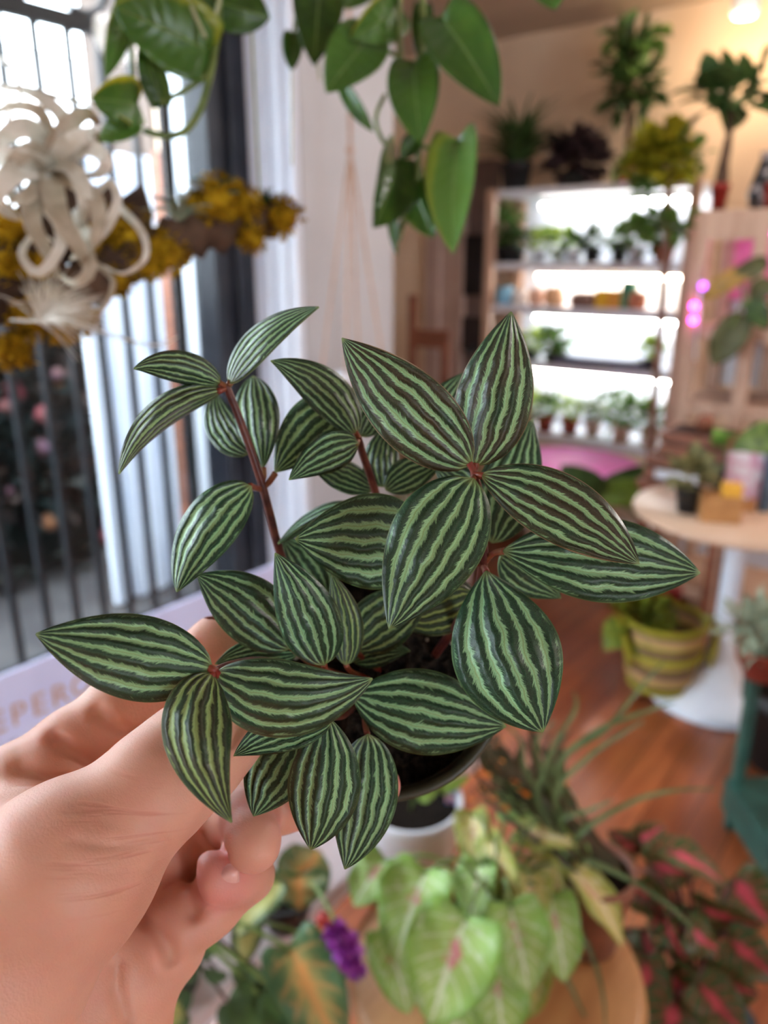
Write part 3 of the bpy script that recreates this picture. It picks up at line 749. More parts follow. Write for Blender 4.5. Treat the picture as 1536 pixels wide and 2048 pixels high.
# ================================================================== pothos
def pothos_material():
    t = NT('glossy_pothos_leaf'); uv = t.n('ShaderNodeUVMap'); sp = t.n('ShaderNodeSeparateXYZ'); t.t.links.new(uv.outputs[0], sp.inputs[0])
    oi = t.n('ShaderNodeObjectInfo'); oc = t.n('ShaderNodeSeparateColor'); t.t.links.new(oi.outputs['Color'], oc.inputs[0])
    u = t.M('ABSOLUTE', t.M('MULTIPLY_ADD', sp.outputs[0], 2.0, -1.0)); v = sp.outputs[1]
    nz = t.noise(t.xyz(t.M('MULTIPLY', sp.outputs[0], 3.0), t.M('MULTIPLY', v, 3.0), t.M('MULTIPLY', oi.outputs['Random'], 20)), 1.0, 3.0)
    vein = t.M('SUBTRACT', 1.0, t.step(u, .015, .07))
    sv = t.M('SINE', t.M('MULTIPLY', t.M('SUBTRACT', v, t.M('MULTIPLY', u, .25)), 46.0))
    g = t.mix(oc.outputs[0], rgb(44, 92, 22), rgb(104, 150, 70))
    g = t.mix(oc.outputs[2], g, rgb(34, 62, 18))
    g = t.mix(t.M('MULTIPLY', t.step(nz, .4, .7), .35), g, rgb(96, 140, 48))
    g = t.mix(t.M('MULTIPLY', vein, .5), g, rgb(136, 170, 96))
    yl = t.M('MULTIPLY', t.M('MULTIPLY', t.step(t.M('ADD', sp.outputs[0], t.M('MULTIPLY', nz, .25)), .98, 1.06), oc.outputs[1]), 1.0)
    g = t.mix(yl, g, rgb(190, 190, 40))
    t.bsdf(g, .3, .5, trans=.22, bump=t.M('ADD', t.M('MULTIPLY', vein, -.8), t.M('MULTIPLY', sv, .12)), bstr=.4, bdist=.003)
    return t.m
M_POTHOS = pothos_material()
M_VINE = mat('green_vine_stem', (82, 106, 48), (110, 130, 70), 60, .5)
M_ROOT = mat('pale_air_root', (170, 176, 140), (150, 158, 120), 60, .7)
def phleaf(root, base, tip, W, d0, d1, roll=0.0, light=.3, yel=0.0, dark=0.0, lobe=.22, cup=.25, arch=.06, p=.55, q=.85):
    A = px(base[0], base[1], d0); B = px(tip[0], tip[1], d1); ax_ = (B-A).normalized()
    n = (CAM-(A+B)/2).normalized(); n = Matrix.Rotation(math.radians(roll), 3, ax_) @ n
    Wm = W*(d0+d1)/2/F
    mb = MB(); mb.blade(A, B, n, Wm, cup, arch, lobe, 10, 16, p, q, .03)
    o = mb.build('leaf', M_POTHOS, root, thick=.0006); o.color = (light, yel, dark, 1); return o
def vine(root, pts, r, m=None, name='stem'):
    mb = MB(); mb.tube(smooth([px(*q) for q in pts], 7), r, 7); return mb.build(name, m or M_VINE, root)
def hanging_pot(root, c, r, m):
    mb = MB(); mb.lathe([(.001, 0), (r*.75, 0), (r*.8, .01), (r, r*1.5), (r*1.06, r*1.5), (r*1.06, r*1.62), (r*.97, r*1.62), (r*.93, r*1.45), (.001, r*1.42)], c, 32); mb.build('pot', m, root)
    mb = MB(); top = Vector(c)+Vector((0, 0, r*1.6))
    for k in range(3):
        a_ = k*2.094; mb.tube([top+Vector((r*math.cos(a_), r*math.sin(a_), 0)), Vector((c[0], c[1], ZC))], .0025, 5)
    mb.build('cord', M_IRON, root)
P2 = thing('hanging_pothos', 'green pothos trailing from a hanging pot in front of the white pier', 'hanging plant', px(790, -420, .66))
hanging_pot(P2, px(790, -420, .66), .075, M_WPOT)
vine(P2, [(790, -420, .66), (820, -180, .63), (845, 0, .63), (842, 130, .63), (838, 280, .63), (830, 385, .63), (808, 440, .64), (795, 480, .64)], .0028)
vine(P2, [(790, -420, .66), (780, -180, .65), (796, 0, .64), (800, 90, .64), (806, 130, .64), (836, 150, .63)], .0024)
vine(P2, [(735, 80, .64), (770, 100, .64), (806, 118, .64)], .0018, name='petiole')
vine(P2, [(770, 190, .63), (752, 235, .62), (765, 280, .62), (790, 300, .63)], .0018, name='petiole')
vine(P2, [(838, 290, .63), (875, 300, .62), (912, 290, .61)], .0018, name='petiole')
vine(P2, [(842, 90, .63), (866, 75, .62), (888, 50, .61)], .0018, name='petiole')
vine(P2, [(740, 80, .66), (790, 108, .66), (800, 110, .65)], .0012, M_ROOT, 'air_root')
for L in [((886, 40), (998, 212), 62, .60, .56, -12, .35, 0, .35, .25),
          ((828, 128), (842, 288), 54, .63, .60, 10, .4, 0, .1),
          ((915, 286), (907, 508), 54, .61, .56, 18, 1.0, .3, 0, .25, .4),
          ((792, 322), (746, 456), 58, .63, .60, -30, .15, 0, .55, .3, .5),
          ((828, 378), (868, 476), 40, .63, .61, 10, .3, .2, .4),
          ((732, 84), (652, 186), 56, .64, .60, 10, .35, 0, 0, .3),
          ((800, 20), (700, 74), 44, .65, .62, -10, .45, .6, 0),
          ((640, -40), (628, 132), 52, .66, .64, 0, .1, 0, .8),
          ((586, 68), (583, 142), 21, .66, .66, 0, .2, 0, .4),
          ((690, 178), (748, 264), 17, .65, .65, 20, .2, 0, .3),
          ((832, 276), (800, 318), 20, .62, .62, 0, .1, 0, .5),
          ((846, 14), (840, 124), 22, .64, .64, 0, .1, 0, .6),
          ((788, 400), (794, 512), 13, .64, .64, 30, .3, 0, .6),
          ((1098, -60), (1110, 20), 46, .62, .61, 0, .5, 0, 0),
          ((740, -70), (690, 18), 46, .68, .66, 0, .3, .5, .2)]:
    phleaf(P2, *L)
vine(P2, [(585, -60, .66), (592, 20, .66), (586, 70, .66)], .0015, name='petiole'); vine(P2, [(790, -420, .66), (950, -250, .64), (1098, -56, .62)], .002)
vine(P2, [(600, 60, .67), (628, 100, .67), (640, 160, .67)], .001, M_ROOT, 'air_root'); vine(P2, [(583, 140, .66), (584, 330, .66)], .0008, M_ROOT, 'air_root')
vine(P2, [(790, -420, .66), (680, -200, .66), (585, -60, .66)], .002)
P1 = thing('hanging_pothos', 'pothos vine with yellow edged leaves trailing above the mossy log', 'hanging plant', px(330, -420, .60))
hanging_pot(P1, px(330, -420, .60), .07, M_TERRA)
vine(P1, [(330, -420, .60), (400, -200, .58), (436, 0, .56), (428, 110, .55), (415, 170, .55), (402, 215, .55), (375, 258, .55), (335, 272, .56), (290, 262, .57)], .0026)
vine(P1, [(424, 145, .55), (370, 180, .55), (322, 206, .55)], .002, name='petiole')
vine(P1, [(330, -420, .6), (280, -150, .57), (262, -20, .56), (262, 60, .56), (268, 200, .56)], .002)
for L in [((418, 102), (228, 14), 74, .55, .52, 10, .3, .4, .1, .25), ((258, 6), (212, 156), 26, .56, .55, 0, .5, .3, 0),
          ((272, 206), (182, 196), 48, .56, .53, 0, .35, .9, .0, .3), ((270, 246), (196, 282), 26, .56, .55, 20, .55, 0, 0),
          ((322, 208), (284, 74), 28, .55, .54, 0, .1, 0, .75), ((440, 4), (540, 36), 46, .56, .57, 0, .15, 0, .45), ((420, -30), (300, -16), 50, .56, .55, 0, .2, 0, .4), ((258, 250), (190, 214), 8, .55, .55, 0, .2, .6, .5)]:
    phleaf(P1, *L)
for q in ([(300, -40, .54), (284, 30, .53), (279, 95, .53)], [(366, -30, .53), (388, 25, .53), (411, 74, .53)], [(446, -30, .54), (436, 15, .54), (424, 46, .54)]):
    vine(P1, q, .0014, M_ROOT, 'air_root')
# ================================================================== mossy log and air plants
LG = thing('mossy_log', 'hanging bark log tufted with golden yellow moss at the left', 'driftwood', px(200, 560, .66))
def barklog(pts, rad, name='bark'):
    P = smooth([px(*q) for q in pts], 5); mb = MB(); k = len(P); random.seed(11)
    mb.tube(P, [rad*(.75+.5*math.sin(i*1.7)**2)*(.55 if i in (0, k-1) else 1) for i in range(k)], 14)
    for i in range(len(mb.v)):
        q = Vector(mb.v[i]); mb.v[i] = tuple(q+Vector((random.uniform(-1, 1), random.uniform(-1, 1), random.uniform(-1, 1)))*rad*.16)
    return mb.build(name, M_BARK, LG)
barklog([(-160, 640, .60), (20, 600, .62), (140, 580, .65), (240, 530, .68), (330, 490, .70), (430, 455, .72), (560, 432, .75)], .019)
barklog([(-160, 600, .63), (30, 510, .65), (150, 440, .68), (300, 450, .70)], .026, 'bark')
def mossclump(u, v, d, r, n=190):
    mb = MB(); c = px(u, v, d); R = r*d/F
    mb.ball(c, R*.8, 12, (1, 1, .85), .12)
    leafball(mb, c, R, n, R*.42, R*.10, (1, 1, .9), .1, .72)
    mb.build('moss', M_MOSS, LG)
random.seed(5)
for q in ((18, 450, .62, 42), (250, 470, .68, 52), (330, 505, .69, 44), (438, 402, .70, 50), (486, 408, .71, 36), (566, 434, .73, 38), (505, 480, .72, 28), (395, 415, .70, 32), (24, 705, .60, 40), (235, 560, .67, 34), (165, 640, .63, 34), (120, 655, .62, 34), (290, 520, .68, 40), (190, 500, .67, 44), (70, 560, .63, 50), (20, 560, .62, 50), (60, 640, .61, 40), (480, 420, .73, 26)): mossclump(*q)
mb = MB()
for q in ((-120, 560, .62), (520, 425, .74)):
    p = px(*q); mb.tube([p, (p.x, p.y, ZC)], .0012, 5)
mb.build('cord', M_ROOT, LG)
M_XERO = mat('silvery_air_plant_leaf', (206, 203, 188), (230, 229, 220), 60, .8, .2)
XP = thing('xerographica_air_plant', 'large silvery curling air plant sitting on the mossy log', 'air plant', px(100, 400, .60))
M_XERO2 = mat('taupe_air_plant_leaf', (172, 162, 142), (200, 192, 174), 60, .8, .2)
def curl(root, pts, w, m=None, fold=.5, dz=-.03, d=.585, name='leaf', roll=0.0):
    k = len(pts); Q = [px(q[0], q[1], (q[2] if len(q) > 2 else d + dz*math.sin(math.pi*i/(k-1)))) for i, q in enumerate(pts)]
    mb = MB(); n = (CAM-Q[0]).normalized(); n = n + UP*.35*math.sin(roll) + RT*.6*math.cos(roll)*.6
    mb.strap(Q, w*1.2*d/F/2, n, fold, 7); return mb.build(name, m or M_XERO, root, thick=.0006)
for i, (pts, w, mm) in enumerate([
  ([(105, 330), (130, 250), (70, 190), (-20, 170)], 34, 0), ([(100, 330), (60, 262), (5, 280), (-40, 350)], 46, 0), ([(100, 335), (30, 350), (-5, 400), (40, 440)], 50, 0),
  ([(100, 332), (170, 292), (212, 318), (200, 345), (165, 352)], 34, 0), ([(100, 325), (125, 262), (170, 226), (200, 250)], 40, 1), ([(102, 335), (150, 350), (168, 410), (150, 470)], 42, 0),
  ([(100, 340), (85, 400), (118, 450), (118, 500), (78, 546), (44, 510), (72, 468), (112, 486)], 24, 0), ([(150, 420), (178, 468), (208, 462), (236, 405), (222, 366), (194, 392), (182, 440)], 22, 0),
  ([(165, 450), (182, 530), (150, 566), (112, 540)], 26, 1), ([(235, 410), (282, 462), (290, 515), (248, 546), (204, 530)], 14, 0), ([(150, 500), (215, 548), (224, 580), (198, 630), (192, 655)], 12, 1),
  ([(95, 340), (60, 392), (26, 396), (20, 360)], 30, 1), ([(108, 320), (88, 232), (30, 212), (-30, 236)], 26, 1), ([(-20, 100), (26, 138), (40, 190), (18, 236)], 10, 0),
  ([(95, 345), (112, 420), (160, 500), (185, 560)], 44, 1), ([(90, 345), (60, 430), (90, 500), (120, 560)], 40, 1), ([(110, 340), (190, 400), (190, 480), (140, 520)], 34, 1),
  ([(105, 325), (150, 280), (190, 270), (206, 300)], 34, 0), ([(100, 335), (20, 310), (-40, 330)], 44, 0), ([(100, 330), (60, 300), (20, 330), (10, 380)], 36, 1),
  ([(20, 640), (150, 650), (300, 690), (360, 672)], 5, 0), ([(60, 180), (120, 196), (200, 214)], 10, 1)]):
    curl(XP, pts, w, M_XERO2 if mm else M_XERO, roll=i*1.3)
FT = thing('fine_air_plant', 'fine hair leaved silver air plant low on the log', 'air plant', px(85, 640, .58))
random.seed(21); mb = MB()
for i in range(170):
    a_ = random.gauss(-.75, .75); l = random.uniform(70, 150); u0, v0 = 80+random.uniform(-8, 8), 640+random.uniform(-8, 8)
    u1, v1 = u0+l*math.cos(a_), v0+l*math.sin(a_)*.8
    dd = .565+random.uniform(-.02, .03)
    mb.strap([px(u0, v0, .58), px((u0+u1)/2, (v0+v1)/2-8, dd), px(u1, v1+random.uniform(-5, 20), dd)], .00055, (CAM-px(80, 640, .58)), .4, 4)
mb.build('leaves', M_XERO, FT)
def spiky(root, u, v, d, n, l, w, m, a0=-2.7, a1=-.4):
    mb = MB()
    for i in range(n):
        a_ = random.uniform(a0, a1); L_ = l*random.uniform(.6, 1.1); dd = d+random.uniform(-.03, .03)
        mb.strap([px(u+random.uniform(-6, 6), v, d), px(u+L_*.5*math.cos(a_), v+L_*.6*math.sin(a_), (d+dd)/2), px(u+L_*1.1*math.cos(a_), v+L_*.8*math.sin(a_)+abs(math.cos(a_))*l*.12, dd)], w*d/F/2, (CAM-px(u, v, d)), .4, 4)
    mb.build('leaves', m, root)
random.seed(9)
M_DKG = mat('deep_green_spiky_leaf', (24, 50, 26), (44, 76, 34), 50, .5)
for (u, v, d, n, l, w, lb) in ((432, 410, .70, 34, 80, 8, 'spiky dark green air plant in the moss at the middle of the log'), (530, 425, .735, 26, 62, 7, 'small spiky air plant at the right end of the mossy log'), (360, 440, .69, 30, 90, 6, 'greyish spiky air plant beside the big silvery one')):
    t_ = thing('spiky_air_plant', lb, 'air plant', px(u, v, d), None); spiky(t_, u, v, d, n, l, w, M_DKG if w > 6 else M_SILV)
# ================================================================== plant makers for the background
def pot_part(root, c, r, h, m, name='pot', rb=.72, n=20):
    c = Vector(c); mb = MB()
    mb.lathe([(.001, 0), (r*rb, 0), (r*.93, h*.8), (r, h*.8), (r*1.02, h), (r*.9, h), (r*.88, h*.88)], c, n)
    o = mb.build(name, m, root)
    mb = MB(); mb.lathe([(.001, h*.90), (r*.9, h*.88)], c, n); mb.build('soil', M_SOIL, root); return o
def bushy(name, label, cat, c, r, h, pm, fm, R, n=60, L=.05, W=.018, lift=.0, squash=(1, 1, .8), group=None, trunk=None, seed=0):
    RS = random.Random(seed or hash(label) % 9999 if False else (seed or len(label)*7+n))
    t_ = thing(name, label, cat, c, group); pot_part(t_, c, r, h, pm)
    top = Vector(c)+Vector((0, 0, h+lift))
    if lift > .02 or trunk:
        mb = MB(); mb.tube(smooth([Vector(c)+Vector((0, 0, h*.85)), (Vector(c)+top)/2+Vector((.008, .005, h*.4)), top+Vector((0, 0, R*.2))], 5), trunk or .006, 7); mb.build('stem', M_BARK if trunk else M_VINE, t_)
    mb = MB(); leafball(mb, top+Vector((0, 0, R*.45)), R, n, L, W, squash, .25, .25, RS)
    mb.build('foliage', fm, t_); return t_
def spikes(name, label, cat, c, r, h, pm, fm, L, n=60, w=.008, seed=1, droop=.5):
    RS = random.Random(seed); t_ = thing(name, label, cat, c); pot_part(t_, c, r, h, pm); mb = MB(); b = Vector(c)+Vector((0, 0, h*.9))
    for i in range(n):
        a_ = RS.uniform(0, 6.28); e = RS.uniform(.35, 1.0); l = L*RS.uniform(.7, 1.1)
        d = Vector((math.cos(a_)*(1-e*.6), math.sin(a_)*(1-e*.6), e))
        p1 = b+d*l*.55; p2 = b+Vector((d.x*1.3, d.y*1.3, d.z*(1-droop*(1-e*.7))))*l
        mb.strap([b+Vector((math.cos(a_), math.sin(a_), 0))*r*.3, p1, p2], w, (d.x*.3, d.y*.3, 1), .4, 4)
    mb.build('leaves', fm, t_); return t_
# ================================================================== lit plant shelves against the back wall
YF, YK = 3.66, 4.0
Zt = ony(1100, 372, YF).z; Z1 = ony(1080, 524, YF).z; Z2 = ony(1080, 612, YF).z; Z3 = ony(1080, 726, YF).z; Z4 = ony(1080, 868, YF).z
xl, xr = ony(978, 560, YF).x, ony(1372, 560, YF).x
xm = (xl+xr)/2
SH = thing('shelving_unit', 'white shelving unit with lit bays of small plants against the back wall', 'shelves', (xm, (YF+YK)/2, 0))
for x, y in ((xl, YF), (xr, YF), (xl, YK-.02), (xr, YK-.02)):
    mb = MB(); mb.box((x, y, Zt/2), (.045, .04, Zt)); mb.build('post', M_TANW, SH, smooth_=False, bevel=.004)
for z in (Zt-.02, Z1-.02, Z2-.02, Z3-.02, Z4-.02, .12):
    mb = MB(); mb.box((xm, (YF+YK)/2, z), (xr-xl-.045, YK-YF-.02, .035)); mb.build('shelf', M_WHITE, SH, smooth_=False, bevel=.004)
mb = MB(); mb.box((xm, YK+.01, (Zt+Z4)/2), (xr-xl, .012, Zt-Z4)); mb.build('back_panel', M_WHITE, SH, smooth_=False)
M_LED = emit('white_led_tube', (255, 250, 244), 30.0)
M_LEDW = emit('warm_led_tube', (255, 232, 206), 30.0)
for i, z in enumerate((Zt, Z1, Z2, Z3)):
    mb = MB(); mb.box((xm+.04, YK-.10, z-.052), (xr-xl-.22, .05, .022)); f_ = mb.build('light_fitting', M_WHITE, SH, smooth_=False)
    mb = MB(); mb.tube([(xl+.16, YK-.10, z-.072), (xr-.08, YK-.10, z-.072)], .014, 10); mb.build('led_tube', M_LEDW if i == 1 else M_LED, f_)
def sx(u, v=500): return ony(u, v, YF+.10).x
SP = [  # shelf 1 plants
 (1, 1035, 'tall dark green plant in a black pot, left on the top lit shelf', .045, .07, 0, 1, .075, 60, .05, .02),
 (1, 1075, 'light green seedling plant in a white pot, second on the top lit shelf', .04, .06, 1, 3, .06, 46, .045, .02),
 (1, 1112, 'bright green low plant in a white pot, third on the top lit shelf', .045, .06, 1, 3, .07, 50, .05, .02),
 (1, 1150, 'pale green drooping plant near the middle of the top lit shelf', .038, .06, 1, 0, .055, 44, .045, .018),
 (1, 1182, 'dark green plant in a black pot near the middle of the top lit shelf', .042, .07, 0, 1, .065, 56, .05, .02),
 (1, 1232, 'dark green plant in a black pot right of the middle on the top lit shelf', .042, .075, 0, 0, .06, 54, .05, .02),
 (1, 1275, 'leafy green plant with long leaves toward the right of the top lit shelf', .045, .07, 1, 0, .085, 60, .065, .022),
 (1, 1325, 'round green plant in a pinkish pot at the right end of the top lit shelf', .05, .075, 2, 1, .08, 60, .06, .024),
 # shelf 3
 (3, 1050, 'yellow green trailing plant at the left of the third lit shelf', .045, .05, 0, 3, .07, 56, .05, .02),
 (3, 1105, 'bushy green and yellow plant in a black tray on the third lit shelf', .06, .05, 0, 0, .085, 80, .055, .022),
 (3, 1290, 'small yellow green plant at the right of the third lit shelf', .05, .05, 0, 3, .065, 56, .05, .02),
 # bottom shelf
 (4, 1050, 'feathery green plant in a pale pot at the left of the bottom lit shelf', .045, .08, 3, 3, .08, 60, .05, .014),
 (4, 1095, 'green plant in a terracotta pot on the bottom lit shelf', .05, .085, 2, 0, .075, 60, .05, .018),
 (4, 1140, 'soft green plant in a terracotta pot, middle of the bottom lit shelf', .05, .085, 2, 3, .085, 64, .05, .016),
 (4, 1182, 'small grey green plant in a pale pot on the bottom lit shelf', .045, .08, 3, 4, .065, 50, .04, .02),
 (4, 1250, 'tall bright green plant in a pale pot toward the right of the bottom lit shelf', .05, .085, 3, 0, .13, 110, .06, .02),
 (4, 1305, 'dark green bushy plant at the right end of the bottom lit shelf', .05, .085, 3, 0, .1, 80, .06, .02)]
PM = [M_BLKPOT, M_WPOT, M_TERRA, mat('blush_pot', (214, 184, 160), (204, 170, 146), 14, .6)]; FM = [M_G1, M_G2, M_G3, M_G4, M_SILV]
ZS = {1: Z1, 2: Z2, 3: Z3, 4: Z4}
for i, (s, u, lb, r, h, pm, fm, R, n, L, W) in enumerate(SP):
    bushy('potted_plant', lb, 'potted plant', (sx(u, 500 if s < 3 else 800), YF+.09+.03*(i % 3), ZS[s]-.0025), r, h, PM[pm], FM[fm], R, n, L, W, .01, group=['', 'plants on the top lit shelf', '', 'plants on the third lit shelf', 'plants on the bottom lit shelf'][s], seed=100+i)
# tall grassy thing hanging by the left post of the top bay
# second shelf: small coloured goods
GD = [(1010, 'pale blue round jar at the left of the second lit shelf', (126, 182, 214), 'jar', .05, .09), (1040, 'small white lidded jar on the second lit shelf', (240, 232, 226), 'jar', .042, .075),
      (1072, 'blush pink candle pot on the second lit shelf', (230, 186, 160), 'jar', .04, .085), (1108, 'tan candle pot near the middle of the second lit shelf', (214, 170, 130), 'jar', .052, .095),
      (1168, 'grey brown stone bowl in the middle of the second lit shelf', (130, 104, 96), 'bowl', .07, .07), (1275, 'brown clay pot at the right end of the second lit shelf', (196, 126, 96), 'jar', .045, .08)]
for u, lb, c, cat, r, h in GD:
    mb = MB(); x = sx(u, 600); mb.lathe([(.001, 0), (r*.8, 0), (r, h*.2), (r, h*.75), (r*.8, h*.86), (r*.82, h), (r*.001, h)], (x, YF+.1, Z2-.0025), 20)
    o = mb.build(cat, mat(cat+'_glaze', c, None, rough=.4)); tag(o, lb, cat)
for k, (u, lb, c) in enumerate([(1205, 'yellow card box lying in the row on the second lit shelf', (240, 196, 60)), (1232, 'orange yellow card box next to the yellow one on the second lit shelf', (236, 176, 80)), (1256, 'teal topped packet beside the clay pot on the second lit shelf', (70, 150, 120))]):
    mb = MB(); x = sx(u, 600); hh = .085 if k < 2 else .125; mb.box((x, YF+.11, Z2-.0025+hh/2), (.062, .06, hh)); o = mb.build('card_box', mat('card', c, None, rough=.6), smooth_=False, bevel=.003); tag(o, lb, 'box')
mb = MB(); x0, x1_ = sx(1120, 720), sx(1300, 720)
mb.box(((x0+x1_)/2, YF+.07, Z3+.018), (x1_-x0, .10, .04)); o = mb.build('seed_tray', mat('slate_blue_tray', (70, 76, 96), (84, 88, 108), 20, .5), smooth_=False, bevel=.004); tag(o, 'long slate blue seed tray along the front of the third lit shelf', 'tray')
# grow bag of hanging greenery inside the left of top bay
b = bushy('potted_plant', 'tall soft green fern at the far left of the top lit shelf', 'potted plant', (sx(1006, 480), YF+.12, Z1-.0025), .05, .08, M_BLKPOT, M_G1, .10, 120, .06, .016, .06, (.75, .75, 1.35), seed=77)
# ---------------- on top of the unit
ZT = Zt-.0025
def tx(u, v=340): return ony(u, v, YF+.14).x
spikes('spiky_plant', 'spiky dark green plant in a black pot on top of the shelving at left', 'potted plant', (tx(1042), YF+.09, ZT), .085, .13, M_BLKPOT, M_G2, .36, 130, .012, 4)
bushy('dark_leaved_plant', 'purple black leaved plant on top of the shelving beside the spiky one', 'potted plant', (tx(1150), YF+.14, ZT), .06, .06, M_BLKPOT, M_PURP, .12, 170, .09, .034, .02, (1.15, .8, .75), seed=8)
t_ = bushy('money_tree', 'slender tree with drooping leaves in a small red pot on the shelving', 'potted plant', (tx(1243, 350), YF+.16, ZT), .045, .085, M_REDPOT, M_G2, .15, 150, .10, .026, .30, (.85, .7, 1.15), trunk=.014, seed=12)
mb = MB(); RS = random.Random(4)
for (u, v) in ((1236, 70), (1300, 78), (1262, 110)):
    c = ony(u, v, YF+.16); leafball(mb, c, .05, 18, .09, .026, (1, 1, .8), -.5, .2, RS); mb.tube([ony(1268, 150, YF+.16), c], .004, 5)
mb.build('top_sprig', M_G1, t_)
# tall slim tree standing before the shelving, yellow-green crown
YT = 3.42
pt = ony(1338, 380, YT); pb = ony(1302, 900, YT)
TR = thing('slim_tree', 'tall slim tree with a yellow green crown standing before the shelving', 'potted tree', (pb.x, YT, 0))
pot_part(TR, (pb.x+.02, YT, 0), .13, .24, M_BLKPOT)
mb = MB(); mb.tube(smooth([(pb.x+.02, YT, .2), (pb.x, YT, .6), ony(1322, 640, YT), ony(1334, 480, YT), pt, ony(1335, 330, YT)], 5), .017, 9); mb.build('trunk', mat('pinkish_brown_trunk', (150, 116, 98), (120, 92, 80), 30, .8), TR)
mb = MB(); RS = random.Random(6)
for (u, v, R, n) in ((1322, 300, .10, 120), (1350, 330, .07, 60), (1290, 330, .07, 60), (1345, 285, .06, 40)): leafball(mb, ony(u, v, YT), R, n, .065, .028, (1.1, .9, .8), .1, .2, RS)
mb.build('crown', M_G3, TR)
mb = MB()
for (u, v, R, n) in ((1290, 385, .05, 22), (1305, 440, .05, 26), (1350, 450, .05, 26), (1275, 460, .04, 16), (1385, 310, .05, 20), (1260, 325, .05, 20)):
    leafball(mb, ony(u, v, YT), R, n, .07, .026, (1.2, 1, .8), .1, .2, RS); mb.tube([ony(1333, v+10, YT), ony(u, v, YT)], .004, 5)
mb.build('lower_leaves', M_G1, TR)
# ================================================================== timber rack at the right with grow light
YR = 3.22; YRK = 3.6
ra, rb_ = ony(1392, 600, YR).x, ony(1720, 600, YR).x
zr_ = ony(1450, 420, YR).z
RK = thing('timber_rack', 'open pale timber rack at the right glowing with pink grow light', 'shelves', ((ra+rb_)/2, (YR+YRK)/2, 0))
pm_ = ony(1508, 600, YR).x
for x in (ra, pm_, rb_):
    for y in (YR, YRK):
        mb = MB(); mb.box((x, y, zr_/2), (.05, .045, zr_)); mb.build('post', M_TANW, RK, smooth_=False, bevel=.004)
zA = ony(1450, 668, YR).z; zB = ony(1450, 800, YR).z; zC = ony(1450, 560, YR).z
for z in (zr_-.025, zA, zB-.04, .15):
    mb = MB(); mb.box(((ra+rb_)/2, (YR+YRK)/2, z), (rb_-ra+.05, YRK-YR+.04, .05)); mb.build('shelf', M_TANW, RK, smooth_=False, bevel=.004)
mb = MB(); mb.box(((ra+rb_)/2, YRK+.03, (zr_+zB)/2), (rb_-ra, .012, zr_-zB)); mb.build('back_panel', M_WHITE, RK, smooth_=False)
mb = MB(); mb.box(((ra+pm_)/2, YR-.015, zr_-.075), (pm_-ra-.05, .012, .06)); mb.build('fascia', M_TANW, RK, smooth_=False)
M_PLED = emit('magenta_grow_led', (255, 70, 200), 12.0)
g_ = MB(); g_.box((ra+.30, YR+.17, zr_-.062), (.46, .05, .02)); gf = g_.build('grow_light', M_WHITE, RK, smooth_=False)
g_ = MB(); g_.tube([(ra+.09, YR+.17, zr_-.08), (ra+.51, YR+.17, zr_-.08)], .011, 8); g_.build('led_tube', M_PLED, gf)
lc = thing('grow_lamp', 'upright string of three glowing magenta and violet bulbs on the rack post', 'lamp', ony(1388, 660, YR-.03))
q0, q1 = ony(1390, 720, YR-.035), ony(1402, 560, YR-.035)
mb = MB(); mb.tube([q0, q1], .004, 6); mb.build('wire', M_WHITE, lc)
for (u, v, m_) in ((1386, 640, M_PLED), (1388, 612, M_PLED), (1406, 572, emit('violet_grow_led', (200, 90, 255), 5.0))):
    mb = MB(); mb.ball(ony(u, v, YR-.05), .014, 12); mb.build('bulb', m_, lc)
mb = MB(); p = ony(1462, 515, YR+.1); mb.box((p.x, YRK-.005, p.z), (.20, .012, .34)); o = mb.build('pink_poster', mat('mottled_pink_print', (206, 110, 150), (226, 150, 190), 18, .7), smooth_=False); tag(o, 'mottled pink print fixed at the back of the timber rack', 'print')
mb = MB(); p = ony(1416, 470, YR+.12); mb.lathe([(.001, 0), (.03, 0), (.036, .05), (.03, .055), (.001, .05)], p, 16); mb.tube([p+Vector((0, 0, .05)), (p.x, p.y, zr_-.05)], .002, 5); o = mb.build('clay_bell', M_TERRA); tag(o, 'small terracotta hanging pot under the top of the timber rack', 'hanging pot')
ZTR = zr_
def rx(u, v=380, y=YR+.08): return ony(u, v, y).x
t_ = bushy('succulent_tree', 'small tree with broad leaves in a tall red pot on the timber rack', 'potted plant', (rx(1437, 410), YR+.08, ZTR), .034, .10, M_REDPOT, M_G2, .10, 34, .13, .05, .26, (1.5, .8, .6), trunk=.012, seed=31)
mb = MB(); mb.lathe([(.02, .09), (.026, .12), (.016, .2), (.008, .26)], (rx(1437, 410), YR+.08, ZTR), 12); mb.build('swollen_base', M_BARK, t_)
mb = MB(); x = rx(1520, 400); mb.lathe([(.001, 0), (.04, 0), (.052, .06), (.034, .13), (.02, .18), (.026, .20), (.001, .20)], (x, YR+.10, ZTR), 20)
o = mb.build('vase', mat('black_patterned_glaze', (26, 26, 30), (150, 140, 140), 26, .4, lo=.55, hi=.62)); tag(o, 'black patterned vase on top of the timber rack at the right edge', 'vase')
mb = MB(); x = rx(1556, 400); mb.lathe([(.001, 0), (.04, 0), (.045, .09), (.001, .09)], (x, YR+.06, ZTR), 20); o = mb.build('plant_pot', M_REDPOT); tag(o, 'red pot at the right edge of the timber rack top beside the black vase', 'pot')
